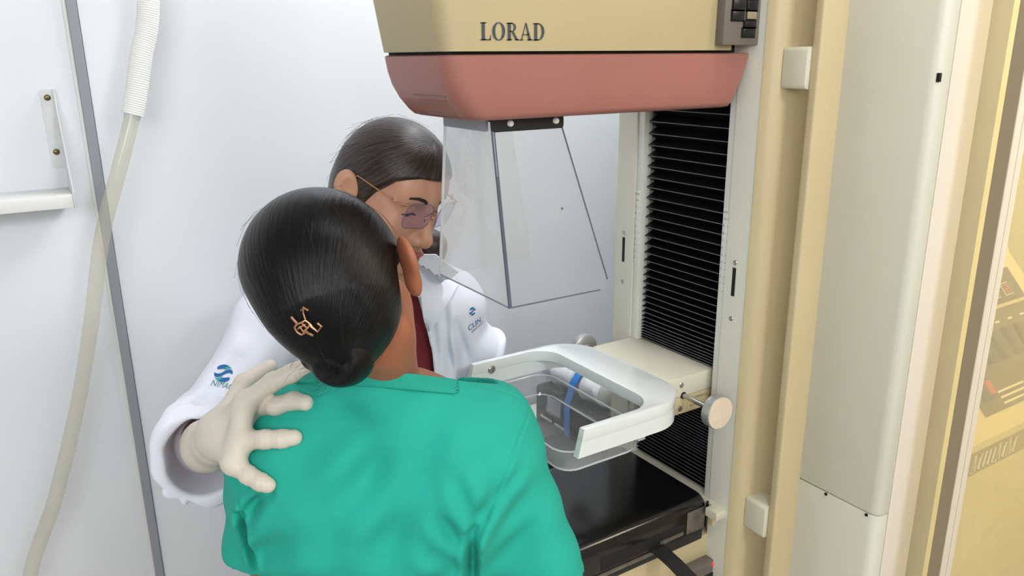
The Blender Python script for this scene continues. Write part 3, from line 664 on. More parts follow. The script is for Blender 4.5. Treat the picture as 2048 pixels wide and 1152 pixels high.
def person(name, label, o): 
    wx, wy = rh * o[0] + fh * o[1], None
    return thing(name, label, 'person', (wx.x, wx.y, 0), None, TURN)
def local(name, b, m, root, origin, sharp=35, label=None):
    bmesh.ops.recalc_face_normals(b.bm, faces=b.bm.faces[:]); me = bpy.data.meshes.new(name); b.bm.to_mesh(me); b.bm.free()
    me.transform(Matrix.Translation(-Vector(origin))); o = link(name, me, m, root, sharp)
    if label: o['label'] = label
    return o
def drape(shape, tree, o, xd, yd, lift=.0008, reach=.25):
    """flat shape laid on a surface: every point dropped along the frame's normal"""
    o, xd, yd = Vector(o), Vector(xd).normalized(), Vector(yd).normalized(); n = xd.cross(yd).normalized(); out = []
    for x, y in shape[0]:
        p = o + xd * x + yd * y; hit = tree.ray_cast(p + n * reach * .5, -n, reach)
        out.append((hit[0] + n * lift) if hit[0] else p)
    return out, shape[1]
def headaxes(yaw, pit, rol):
    """columns: the head's left, face, crown directions; yaw 0 looks at the photographer"""
    F_ = A_([math.sin(yaw), -math.cos(yaw), 0]); L = A_([math.cos(yaw), math.sin(yaw), 0]); Z = A_([0, 0, 1.])
    F2 = F_ * math.cos(pit) - Z * math.sin(pit); Z2 = Z * math.cos(pit) + F_ * math.sin(pit)
    return np.stack([L * math.cos(rol) + Z2 * math.sin(rol), F2, Z2 * math.cos(rol) - L * math.sin(rol)], 1)
def ear(Q, sx, k=1.):
    q = (Q - A_([sx * (.0765 + (k - 1) * .28), -.012, -.004 + (k - 1) * .2])) / k
    c, s = math.cos(.6), math.sin(.6)       # pinna flares outwards towards the back
    q = np.stack([q[:, 0] * sx * c + q[:, 1] * s, -q[:, 0] * sx * s + q[:, 1] * c, q[:, 2] + q[:, 1] * .25], 1)
    d = ell(q, (.004, -.004, .006), (.0075, .019, .026)); d = smin(d, ell(q, (.003, .004, -.020), (.0075, .0115, .014)), .010)
    d = smax(d, -ell(q, (.0115, .002, .004), (.0055, .012, .019)), .004)
    return d * k
def head_sdf(Q, back=.091, ek=1.):
    d = ell(Q, (0, .077 - back, .036 + (back - .091) * .6), (.0715, back, .086))
    d = smin(d, ell(Q, (0, .022, -.032), (.058, .060, .080)), .03)
    ax = Q.copy(); ax[:, 0] = np.abs(ax[:, 0])
    d = smin(d, cone(ax, (.046, .006, -.058), (.010, .066, -.100), .018, .0165), .035)
    d = smin(d, ell(ax, (.034, .054, -.026), (.026, .023, .024)), .025)
    d = smin(d, cone(ax, (.006, .074, .022), (.040, .060, .020), .010, .011), .018)
    d = smin(d, ell(Q, (0, .062, .042), (.050, .024, .030)), .03)
    d = smax(d, -ell(ax, (.031, .094, -.001), (.018, .0185, .013)), .016)
    d = smin(d, cone(Q, (0, .076, .012), (0, .099, -.036), .0075, .0105), .014)
    d = smin(d, ell(Q, (0, .099, -.042), (.0105, .0105, .0095)), .008)
    d = smin(d, ell(ax, (.0125, .087, -.044), (.0075, .0115, .0085)), .007)
    d = smax(d, -ell(ax, (.0072, .090, -.0525), (.0042, .006, .0032)), .003)
    d = smin(d, ell(Q, (0, .074, -.073), (.027, .017, .022)), .016)
    d = smin(d, lipd(Q, ax), .004)
    d = smax(d, -ell(ax, (.0, .0955, -.0735), (.0215, .008, .0012)), .002)
    d = smax(d, -ell(Q, (0, .094, -.060), (.003, .004, .006)), .006)
    # lids lowered over the eyes
    lid = ell(ax, (.031, .0655, -.001), (.0145, .0135, .0125))
    lid = smax(lid, -ell(ax, (.0308, .080, -.0062), (.0128, .011, .0042)), .002)
    d = smin(d, lid, .004)
    d = smin(d, np.minimum(ear(Q, 1, ek), ear(Q, -1, ek)), .006)
    return d
def lipd(Q, ax=None):
    if ax is None: ax = Q.copy(); ax[:, 0] = np.abs(ax[:, 0])
    u = smin(ell(ax, (.006, .0885, -.0690), (.0155, .0075, .0048)), ell(ax, (.0, .0875, -.0690), (.022, .0055, .0034)), .004)
    return smin(u, ell(Q, (0, .0875, -.0785), (.0165, .0080, .0058)), .002)
def strands(me, P, o, ax, pole, tw=0., k=(1.6, 9.)):
    """per-vertex coordinates that run along the combed hair, from the pole outwards"""
    q = (P - A_(o)); pole = A_(pole, float); pole /= np.linalg.norm(pole); u = np.cross(pole, [0.3, .2, 1.]); u /= np.linalg.norm(u); v = np.cross(pole, u)
    r = np.linalg.norm(q, axis=1); th_ = np.arccos(np.clip(q @ pole / r, -1, 1)); az = np.arctan2(q @ v, q @ u) + tw * th_
    at = me.attributes.new('strand', 'FLOAT_VECTOR', 'POINT')
    at.data.foreach_set('vector', np.stack([np.cos(az) * k[0], np.sin(az) * k[0], th_ / k[1]], 1).astype(np.float32).ravel())
    return az, th_

# ---- the patient, seen from behind
po = (-.19, .98, 0)
PT = person('person', 'person in green t-shirt seen from behind, black hair in a low bun', po)
PH = A_([-.202, .885, 1.412]); PAX = headaxes(R(180 - 7), R(10), R(-21))
def p_torso(P, e=0.):
    d = ell(P, (-.167, 1.005, 1.075), (.188 + e, .118 + e, .220 + e))
    d = smin(d, cone(P, (-.195, 1.0, 1.04), (-.22, 1.01, .78), .135 + e, .13 + e), .10)
    d = smin(d, cone(P, (-.308, .972, 1.165), (-.034, 1.000, 1.176), .064 + e, .057 + e), .05)
    d = smin(d, cone(P, (-.172, .955, 1.275), (-.305, .965, 1.18), .048 + e, .052 + e), .05)
    d = smin(d, cone(P, (-.168, .960, 1.232), (-.034, 1.000, 1.172), .034 + e, .046 + e), .035)
    d = smin(d, cone(P, (-.172, .952, 1.25), (-.180, .934, 1.345), .058 + e, .054 + e), .025)
    d = smin(d, ell(P, (-.265, .925, 1.13), (.085 + e, .07 + e, .10 + e)), .06)
    d = smin(d, ell(P, (-.085, .945, 1.13), (.085 + e, .07 + e, .10 + e)), .06)
    return d
def p_larm(P, e=0.): return cone(P, (-.324, .955, 1.165), (-.345, .955, .93), .050 + e, .040 + e)
def p_rarm(P, e=0.): return cone(P, (-.018, .995, 1.165), (.047, .955, .93), .052 + e, .040 + e)
def p_body(P):
    Q = rot(P, PH, PAX)
    d = smax(head_sdf(Q, .091, 1.05), (P - A_([-.250, .83, 1.397])) @ A_([-.68, 0, -.733]), .03)
    d = smin(d, cone(P, (-.178, .915, 1.37), (-.176, .945, 1.26), .046, .053), .03)
    d = smin(d, np.maximum(p_torso(P, -.020), .93 - P[:, 2]), .03)
    d = smin(d, np.minimum(smin(p_larm(P, -.012), cone(P, (-.345, .955, .93), (-.33, 1.03, .71), .038, .026), .02), smin(p_rarm(P, -.012), cone(P, (.047, .955, .93), (.045, 1.0, .70), .038, .027), .02)), .03)
    # hands: palm, four fingers and a thumb
    for (w_, dr, fl, sx) in (((-.33, 1.03, .71), A_([.15, .35, -.92]), A_([1., .2, .2]), 1), ((.045, 1.0, .70), A_([-.1, .25, -.96]), A_([-1., .2, .1]), -1)):
        dr = dr / np.linalg.norm(dr); fl = fl - dr * (fl @ dr); fl /= np.linalg.norm(fl); sd = np.cross(dr, fl) * sx; w_ = A_(w_)
        d = smin(d, cone(P, w_, w_ + dr * .075, .024, .026), .02)
        for i, (o_, L) in enumerate(((-.026, .066), (-.009, .074), (.008, .070), (.024, .055))):
            a = w_ + dr * .078 + sd * o_; b_ = a + dr * L * .5 + fl * .006; c_ = b_ + dr * L * .45 + fl * .018
            d = smin(d, chain(P, [a - dr * .02, a, b_, c_], [.0095, .009, .0082, .0072], .004), .006)
        a = w_ + dr * .02 - sd * .022; d = smin(d, chain(P, [a, a + dr * .03 - sd * .022 + fl * .008, a + dr * .055 - sd * .028 + fl * .016], [.012, .0105, .009], .004), .008)
    return d
skin_obj('body', p_body, (-.46, .80, .55), (.15, 1.38, 1.60), .0036, 'skinp', PT, po)
# shirt
FOLD = [((-.052, 1.105), (-.058, 1.00), .010, .007), ((-.050, 1.105), (-.022, 1.165), .006, .010), ((-.056, 1.075), (-.095, 1.135), .0045, .010), ((-.060, 1.05), (-.115, 1.095), .0035, .012), ((-.045, 1.115), (-.075, 1.185), .0035, .010),
        ((-.03, 1.13), (.012, 1.17), .003, .009), ((-.045, 1.06), (.01, 1.12), .0035, .012), ((-.05, 1.03), (.03, 1.09), .003, .014), ((-.20, 1.25), (-.30, 1.18), .004, .018), ((-.15, 1.22), (-.24, 1.11), .0045, .02), ((-.10, 1.22), (-.17, 1.09), .0035, .02), ((-.10, 1.16), (-.20, 1.04), .003, .02),
        ((-.30, 1.17), (-.35, 1.125), .005, .007), ((-.318, 1.15), (-.345, 1.10), .005, .008), ((-.27, 1.12), (-.34, 1.06), .0035, .014), ((-.22, 1.06), (-.30, 1.02), .003, .016), ((-.08, 1.05), (-.14, 1.02), .003, .012), ((-.345, 1.13), (-.337, 1.03), .009, .006)]
SEAMS = [[(.030, 1.226), (.010, 1.205), (-.012, 1.165), (-.030, 1.13), (-.044, 1.10)], [(-.362, 1.19), (-.345, 1.165), (-.338, 1.13)]]
def p_shirt0(P):
    t = p_torso(P, .006)
    ls_ = cone(P, (-.322, .957, 1.165), (-.348, .950, 1.00), .060, .055); rs_ = cone(P, (-.026, .995, 1.165), (.050, .955, .945), .060, .063)
    d = smin(t, ls_, .022); return smin(d, rs_, .022)
NA = A_([.08, -.42, .90]); NA /= np.linalg.norm(NA); NA[1] *= -1; NC = A_([-.178, .945, 1.290])
def p_shirt(P):
    d = p_shirt0(P); X, Z = P[:, 0], P[:, 2]; back = np.clip((1.02 - P[:, 1]) / .05, 0, 1)
    for a, b, am, wd in FOLD:
        q, h_ = segdist2(X, Z, a, b); tp = np.sin(np.pi * np.clip(h_ * .9 + .08, 0, 1)) ** .5
        d = d + back * 1.6 * am * tp * (np.exp(-(q / wd) ** 2) - .45 * np.exp(-((q - 1.9 * wd) / wd) ** 2))
    for s_ in SEAMS:
        q = np.min([segdist2(X, Z, s_[i], s_[i + 1])[0] for i in range(len(s_) - 1)], axis=0); d = d + back * (.0016 * np.exp(-(q / .0016) ** 2) - .001 * np.exp(-((q - .005) / .003) ** 2))
    # shoulder seam on the ridge
    d = d + .0015 * np.exp(-((P[:, 1] - (.975 + (X + .1) * .12)) / .0018) ** 2) * np.clip((Z - 1.19) / .02, 0, 1) * (X > -.11)
    d = d + .0034 * np.sin(X * 38 + Z * 55) * np.sin(Z * 31 - X * 47 + 1.)  # soft drape
    # hems of the sleeves and neck opening
    d = smax(d, -cone(P, (-.348, .950, 1.005), (-.370, .950, .80), .051, .06), .003); d = smax(d, -(cone(P, (.047, .957, .955), (.085, .94, .70), .058, .07)), .003)
    lh = (P - A_([-.3505, .950, 1.026])) @ A_([-.13, 0, -.99]); rh_ = (P - A_([.058, .955, .972])) @ A_([.27, 0, -.963])
    d = np.where(X < -.30, np.where((Z < 1.03) & (X < -.305 - (1.03 - Z) * .1), np.maximum(d, lh), d), d)
    d = np.where((X > -.012) & (Z < 1.03), np.maximum(d, rh_), d)
    for hh, cond in ((lh, X < -.30), (rh_, X > -.02)): d = d + np.where(cond, .001 * np.exp(-((hh + .016) / .0015) ** 2), 0)
    q = P - NC; t = q @ NA; d = smax(d, np.minimum(t, .17 - np.hypot(q[:, 0], q[:, 1])), .002)
    return np.maximum(d, .84 - Z)
skin_obj('t_shirt', p_shirt, (-.46, .80, .83), (.16, 1.18, 1.37), .0034, 'shirt', PT, po, keep='shirt')
# neck band: a rib that rings the neck opening
nb_ = []
for i in range(49):
    a = 2 * math.pi * i / 48; u = A_([math.cos(a), math.sin(a)])
    nb_.append((u[0], u[1]))
def band(P):
    q = P - NC; t = q @ NA; st_ = p_shirt0(P) - .0018
    return np.maximum(smax(np.abs(st_) - .0024 * np.clip((.112 - np.hypot(q[:, 0], q[:, 1])) / .02, 0, 1), np.abs(t + .0085) - .0105, .003), np.hypot(q[:, 0], q[:, 1]) - .110)
skin_obj('collar', band, (-.36, .78, 1.16), (.0, 1.16, 1.40), .0022, 'shirt2', PT, po)
# hair
PQ = lambda P: rot(P, PH, PAX)
BUN = A_([-.187, .797, 1.371])
def p_hair(P):
    Q = PQ(P)
    d = ell(Q, (0, -.020, .034), (.0885, .1035, .096))
    d = smin(d, ell(Q, (-.004, -.050, -.025), (.060, .056, .056)), .05)
    d = smin(d, cone(P, PH + PAX @ A_([0, -.06, -.02]), BUN, .050, .018), .04)
    ax = np.abs(Q[:, 0])
    d = smax(d, (P - A_([-.258, .83, 1.389])) @ A_([-.68, 0, -.733]), .03)
    # hairline: clear of the face, round the ears
    cut = np.maximum(Q[:, 1] - (.012 + np.clip(Q[:, 2] - .02, 0, .2) * .75), Q[:, 2] - .075)
    d = smax(d, -np.maximum(-(Q[:, 1] - (.010 + np.clip(Q[:, 2], 0, .2) * .8)), Q[:, 2] - .085) , .006)
    for s_ in (1, -1): d = smax(d, -ell(Q, (s_ * .083, -.004, -.012), (.022, .026, .038)), .008)
    d = smax(d, -(ell(Q, (0, .03, -.13), (.075, .075, .075))), .02)
    return d
def p_hairx(me, P, Q):
    az, th_ = strands(me, P, PH, PAX, BUN - PH, .15)
skin_obj('hair', p_hair, (-.37, .74, 1.28), (-.07, 1.05, 1.60), .0028, 'hairp', PT, po, extra=p_hairx, keep='phair')
def p_bun(P):
    q = P - BUN; q = q @ headaxes(R(180 - 10), R(0), R(15)); 
    a = np.arctan2(q[:, 2], q[:, 0]); r = np.sqrt(q[:, 0] ** 2 + q[:, 2] ** 2)
    d = ell(q, (0, 0, 0), (.041, .030, .034)); return d + .0028 * np.cos(a + r * 230)
def bunx(me, P, Q):
    q = P - BUN; a = np.arctan2(q[:, 2], q[:, 0]); r = np.sqrt(q[:, 0] ** 2 + q[:, 2] ** 2)
    at = me.attributes.new('strand', 'FLOAT_VECTOR', 'POINT'); at.data.foreach_set('vector', np.stack([r * 45 + a * .5, q[:, 1] * 30, a * .12], 1).astype(np.float32).ravel())
skin_obj('hair_bun', p_bun, (-.26, .74, 1.31), (-.12, .87, 1.44), .0022, 'hairp', PT, po, extra=bunx)
rnd = random.Random(5)
st = B()
for i in range(26):     # loose hairs at the nape
    c = Vector((-.232 + rnd.uniform(-.008, .012), .855 + rnd.uniform(-.01, .01), 1.325 + rnd.uniform(-.012, .012))); r = rnd.uniform(.008, .024); a0 = rnd.uniform(0, 1.2); sp = rnd.uniform(2.2, 4.4)
    st.tube([c + Vector((-math.cos(a0 + sp * t / 9) * r, .004 * math.sin(t * .5 + i), math.sin(a0 + sp * t / 9) * r * .9)) for t in range(10)], .00014, 3)
for i in range(60):     # fine hairs lifting off the outline
    n_ = Vector((rnd.gauss(0, 1), rnd.gauss(-.2, .7), rnd.gauss(.5, .8))).normalized(); c = Vector(PH) + n_ * .3
    hit = BV['phair'].ray_cast(c, -n_, .4)
    if hit[0] is None: continue
    tg = (Vector(BUN) - hit[0]).normalized(); tg = (tg - hit[1] * tg.dot(hit[1])).normalized()
    st.tube([hit[0] - tg * .02 + hit[1] * -.001, hit[0] + hit[1] * rnd.uniform(.002, .004), hit[0] + tg * .03 + hit[1] * .001], .00016, 3)
o = local('loose_hairs', st, 'strandm', PT, po, 0); o['kind'] = 'stuff'
# legs and shoes, below the picture
def p_legs(P):
    d = ell(P, (-.22, 1.01, .86), (.168, .125, .16))
    for s_ in (-1, 1): d = smin(d, chain(P, [(-.22 + s_ * .085, 1.01, .82), (-.22 + s_ * .085, 1.0, .46), (-.22 + s_ * .085, 1.02, .09)], [.088, .066, .055]), .04)
    return np.maximum(np.maximum(d, .05 - P[:, 2]), P[:, 2] - .95)
skin_obj('trousers', p_legs, (-.42, .84, .03), (-.02, 1.18, 1.0), .009, 'trousers', PT, po)
for s_ in (-1, 1):
    cx = -.22 + s_ * .085
    skin_obj('shoe', lambda P: np.maximum(smin(cone(P, (cx, .99, .045), (cx, 1.13, .035), .042, .036), cone(P, (cx, 1.01, .06), (cx, 1.02, .10), .040, .04), .03), .001 - P[:, 2]), (cx - .07, .92, -.01), (cx + .07, 1.2, .16), .006, 'shoe', PT, po)

# ---- the radiographer, facing the photographer and looking down
to = (-.24, 1.38, 0)
TT = person('person', 'person in white lab coat and latex gloves looking down through rimless glasses', to)
TH = A_([-.197, 1.25, 1.477]); TAX = headaxes(.975, .362, -.134)
TQ = lambda P: rot(P, TH, TAX)
HP = lambda x, f, z: TH + TAX @ A_([x, f, z])
HV = lambda x, f, z: TAX @ A_([x, f, z])
def t_torso(P, e=0.):
    d = ell(P, (-.245, 1.385, 1.12), (.160 + e, .100 + e, .22 + e))
    d = smin(d, cone(P, (-.25, 1.40, 1.05), (-.25, 1.40, .75), .125 + e, .13 + e), .10)
    d = smin(d, cone(P, (-.425, 1.335, 1.230), (-.115, 1.385, 1.245), .054 + e, .050 + e), .06)
    d = smin(d, cone(P, (-.23, 1.355, 1.305), (-.42, 1.335, 1.235), .048 + e, .048 + e), .05)
    d = smin(d, cone(P, (-.22, 1.360, 1.305), (-.115, 1.385, 1.245), .048 + e, .048 + e), .05)
    return d
RARM = [(-.435, 1.325, 1.225), (-.478, 1.235, 1.13), (-.512, 1.18, 1.095)]
def hand(P, d, w_, dr, fl, sx, k=1.):
    dr = A_(dr, float); dr /= np.linalg.norm(dr); fl = A_(fl, float); fl -= dr * (fl @ dr); fl /= np.linalg.norm(fl); sd = np.cross(dr, fl) * sx; w_ = A_(w_)
    d = smin(d, cone(P, w_, w_ + dr * .075, .026, .028), .02)
    for i, (o_, L) in enumerate(((-.026, .066), (-.009, .074), (.008, .070), (.024, .055))):
        a = w_ + dr * .078 + sd * o_; b_ = a + dr * L * .5 + fl * .006; c_ = b_ + dr * L * .45 + fl * .018
        d = smin(d, chain(P, [a - dr * .02, a, b_, c_], [.0105, .0098, .009, .008], .004), .006)
    a = w_ + dr * .02 - sd * .022
    return smin(d, chain(P, [a, a + dr * .03 - sd * .022 + fl * .008, a + dr * .055 - sd * .028 + fl * .016], [.013, .0115, .010], .004), .008)
def t_body(P):
    Q = TQ(P); d = head_sdf(Q, .079)
    d = smin(d, cone(P, HP(0, -.022, -.05), (-.225, 1.345, 1.28), .047, .053), .03)
    d = smin(d, t_torso(P, -.028), .03)
    ra = chain(P, RARM + [(-.45, 1.05, 1.135), (-.405, .965, 1.183)], [.036, .034, .036, .030, .024], .01)
    la = chain(P, [(-.115, 1.39, 1.22), (-.085, 1.42, 1.13), (-.05, 1.46, .95)], [.036, .034, .026], .01)
    return smin(d, np.minimum(ra, la), .02)
def lips_slot(me, P, Q):
    me.materials.append(M['skint']); me.materials.append(M['lip'])
    c = TQ(P[Q].mean(1)); f = (lipd(c) < .0008) & (c[:, 1] > .08)
    me.polygons.foreach_set('material_index', f.astype(np.int32))
skin_obj('body', t_body, (-.58, .92, .82), (.02, 1.54, 1.60), .0026, None, TT, to, extra=lips_slot, keep='face')
# eyes, brows and lashes
for s_ in (1, -1):
    e_ = B(); c = Vector(HP(s_ * .031, .0645, -.001)); e_.lathe([(.0122 * math.sin(R(a)), -.0122 * math.cos(R(a))) for a in range(0, 181, 15)], c, HV(0, 1, 0), 24)
    eo = local('eye', e_, 'eye', TT, to, 0)
    i_ = B(); ax_ = Vector(HV(s_ * .05, 1, -.45)).normalized(); i_.lathe([(.0058, .0109), (.004, .0117), (.0, .0123)], c, ax_, 20); io = local('iris', i_, 'iris', TT, to, 0)
    pts = []; up_e = [(.0150, .0225), (.022, .0275), (.034, .0298), (.046, .0270), (.058, .0175)]; lw = [(.0155, .0175), (.022, .0215), (.034, .0245), (.046, .0232), (.058, .0170)]
    n = len(up_e); shp = ([(s_ * a, b) for a, b in up_e] + [(s_ * a, b) for a, b in lw], [(i, i + 1, n + i + 1, n + i) for i in range(n - 1)])
    v, f = drape(shp, BV['face'], HP(0, .09, 0), HV(1, 0, 0), HV(0, 0, 1), .0007, .12)
    local('eyebrow', B().poly(v, f), 'brow', TT, to, 0)
    shp = ([(s_ * (.0175 + i * .0045), +.0012 - .0010 * abs(i - 3) ** 1.3) for i in range(7)] + [(s_ * (.0175 + i * .0048), -.0016 - .0008 * abs(i - 3) ** 1.3) for i in range(7)], [(i, i + 1, 8 + i, 7 + i) for i in range(6)])
    v, f = drape(shp, BV['face'], HP(0, .09, 0), HV(1, 0, 0), HV(0, 0, 1), .0016, .12)
    local('eyelashes', B().poly(v, f), 'lash', TT, to, 0)
# hair: combed from the front over the ears to the back, hanging behind
def t_hair(P):
    Q = TQ(P)
    d = ell(Q, (0, .006, .030), (.0790, .0945, .0885)); d = smin(d, ell(Q, (0, -.042, -.02), (.060, .044, .07)), .04)
    hz = np.interp(Q[:, 1], [-.012, .004, .030, .055, .080, .12], [-.14, -.035, .012, .042, .057, .060])
    d = smax(d, (hz - Q[:, 2]) * .8, .006)
    for s_ in (1, -1): d = smax(d, -ell(Q, (s_ * .086, -.010, -.006), (.018, .020, .026)), .006)
    bk_ = chain(P, [HP(.01, -.060, -.02), HP(.01, -.070, -.09), (-.27, 1.435, 1.30), (-.26, 1.47, 1.12)], [.045, .040, .045, .035], .03)
    sd_ = chain(P, [HP(.058, -.035, -.01), HP(.062, -.03, -.07), (-.142, 1.335, 1.365), (-.150, 1.375, 1.29)], [.024, .024, .026, .022], .02)
    return smin(d, smin(bk_, sd_, .02), .03)
def t_hairx(me, P, Q): strands(me, P, HP(0, -.02, .03), TAX, HV(.02, .6, .62), 0., (1.6, 8.))
skin_obj('hair', t_hair, (-.40, 1.12, 1.05), (-.06, 1.56, 1.63), .0028, 'hairt', TT, to, extra=t_hairx, keep='thair')
st = B()
for i in range(46):
    n_ = Vector(HV(rnd.gauss(-.5, .8), rnd.gauss(-.3, .7), rnd.gauss(.5, .6))).normalized(); c = Vector(HP(0, -.02, .03)) + n_ * .3
    hit = BV['thair'].ray_cast(c, -n_, .4)
    if hit[0] is None: continue
    tg = Vector(HV(0, -.8, -.5)); tg = (tg - hit[1] * tg.dot(hit[1])).normalized(); L = rnd.uniform(.02, .05)
    st.tube([hit[0] - tg * L * .6 + hit[1] * .0003, hit[0] + hit[1] * rnd.uniform(.0015, .0045), hit[0] + tg * L + hit[1] * .001], .00018, 3)
o = local('loose_hairs', st, 'strandm', TT, to, 0); o['kind'] = 'stuff'
# maroon top, coat, collar
skin_obj('scrub_top', lambda P: np.maximum(smax(t_torso(P, -.012), -cone(P, HP(0, .02, -.06), (-.205, 1.285, 1.27), .05, .035), .006), .85 - P[:, 2]), (-.50, 1.2, .83), (-.02, 1.56, 1.38), .005, 'maroon', TT, to)
EZ = [.8, 1.0, 1.178, 1.24, 1.303, 1.34, 1.40]
ER = [-.118, -.128, -.142, -.153, -.165, -.165, -.165]; EL = [-.262, -.268, -.275, -.285, -.290, -.285, -.280]
CUFF = (A_([-.512, 1.185, 1.092]), A_([-.452, 1.045, 1.118]))
CFOLD = [((-.46, 1.20), (-.50, 1.14), .006, .010), ((-.43, 1.24), (-.455, 1.15), .004, .014), ((-.10, 1.23), (-.085, 1.15), .006, .008), ((-.118, 1.26), (-.112, 1.13), .007, .006), ((-.145, 1.24), (-.132, 1.17), .003, .012)]
def t_coat(P):
    X, Z = P[:, 0], P[:, 2]
    d = t_torso(P, .004)
    ra = chain(P, RARM, [.058, .056, .062], .02)
    fo = cone(P, CUFF[0], CUFF[1], .064, .074)
    pa, ba, h_ = seg(P, *CUFF); u_ = A_([.57, .0, .82]); ang = np.arctan2(pa @ u_, pa @ np.cross(ba / np.linalg.norm(ba), u_)); fo = fo + .0042 * np.sin(5 * ang + 1.3) + .0012 * np.sin(9 * ang + .4 + pa[:, 1] * 20)
    t = np.linalg.norm(ba) * (pa @ ba / (ba @ ba)); L = np.linalg.norm(ba)
    fo = fo + .0045 * np.sin(t * 105 + X * 50 + Z * 30) * np.clip(t / .05, 0, 1) + .0015 * np.sin(Z * 120 - X * 60 + t * 30)
    fo = smax(fo, t - L, .014)
    ra = smin(ra, fo, .012)
    inner = smax(cone(P, CUFF[0] * .45 + CUFF[1] * .55, CUFF[1] + (CUFF[1] - CUFF[0]) * .3, .046, .066), -(t - L * .45), .01)
    ra = smax(ra, -inner, .007)
    la = chain(P, [(-.112, 1.385, 1.235), (-.082, 1.415, 1.14), (-.055, 1.452, .985)], [.054, .053, .046], .02)
    c0, c1 = A_([-.086, 1.405, 1.160]), A_([-.052, 1.425, 1.128]); ax_ = (c1 - c0) / np.linalg.norm(c1 - c0)
    q = P - c1; t1 = q @ ax_; r1 = np.sqrt(np.maximum((q * q).sum(1) - t1 * t1, 0))
    la = smin(la, smax(cone(P, c0, c1, .052, .050), t1 - .004, .004), .008)
    la = smin(la, np.hypot(r1 - .047, t1 + .006) - .0085 + .0015 * np.sin(P[:, 2] * 160), .003)
    d = smin(d, smin(ra, la, .01), .018)
    fr = np.clip((1.40 - P[:, 1]) / .05, 0, 1)
    for a, b, am, wd in CFOLD:
        q, h2 = segdist2(X, Z, a, b); d = d + fr * am * np.sin(np.pi * np.clip(h2 * .9 + .05, 0, 1)) ** .5 * (np.exp(-(q / wd) ** 2) - .5 * np.exp(-((q - 2 * wd) / wd) ** 2))
    d = d + .0018 * np.sin(X * 55 + Z * 30) * np.sin(Z * 47 - X * 25)
    cut = np.maximum(np.maximum(X - np.interp(Z, EZ, ER), np.interp(Z, EZ, EL) - X), P[:, 1] - 1.36)
    d = smax(d, -cut, .003)
    d = smax(d, -cone(P, HP(0, -.01, -.04), (-.225, 1.35, 1.30), .058, .066), .004)
    return np.maximum(d, .62 - Z)
skin_obj('lab_coat', t_coat, (-.62, .98, .60), (.04, 1.58, 1.40), .0034, 'coat', TT, to, keep='coat')
def flap(name, pts, m, thick=.0034, lift=.010, n=9):
    """cloth flap: four corners bent over the coat"""
    a, b, c, d = [Vector((p[0], 0, p[1])) for p in pts]; V0, V1 = [], []
    for i in range(n + 1):
        for j in range(n + 1):
            u, v = i / n, j / n; p = (a * (1 - u) + b * u) * (1 - v) + (d * (1 - u) + c * u) * v
            hit = BV['coat'].ray_cast(Vector((p.x, 1.0, p.z)), Vector((0, 1, 0)), .5); y = hit[0].y if hit[0] else 1.30
            V0.append([p.x, y, p.z])
    Y = A_([q[1] for q in V0]).reshape(n + 1, n + 1)
    for _ in range(6):   # keep it taut
        Z2 = Y.copy(); Z2[1:-1] = np.minimum(Z2[1:-1], (Y[:-2] + Y[2:]) / 2); Z2[:, 1:-1] = np.minimum(Z2[:, 1:-1], (Z2[:, :-2] + Z2[:, 2:]) / 2); Y = Z2
    b_ = B(); k = (n + 1) ** 2; vs = [Vector((q[0], Y[i // (n + 1), i % (n + 1)] - lift, q[2])) for i, q in enumerate(V0)]
    vs2 = [p + Vector((0, thick, 0)) for p in vs]; fs_ = []
    for i in range(n):
        for j in range(n):
            q = i * (n + 1) + j; f = (q, q + 1, q + n + 2, q + n + 1); fs_.append(f); fs_.append(tuple(x + k for x in f[::-1]))
    rim = [i * (n + 1) for i in range(n + 1)] + [n * (n + 1) + j for j in range(1, n + 1)] + [i * (n + 1) + n for i in range(n - 1, -1, -1)] + [j for j in range(n - 1, 0, -1)]
    for x, y in zip(rim, rim[1:] + rim[:1]): fs_.append((x, y, y + k, x + k))
    b_.poly(vs + vs2, fs_); return local(name, b_, m, TT, to, 50)
flap('coat_collar', [(-.168, 1.362), (-.128, 1.362), (-.090, 1.330), (-.124, 1.302)], 'coat')
flap('coat_lapel', [(-.164, 1.352), (-.128, 1.310), (-.094, 1.296), (-.158, 1.20)], 'coat', lift=.007)
flap('coat_collar', [(-.30, 1.352), (-.335, 1.355), (-.36, 1.325), (-.33, 1.300)], 'coat')
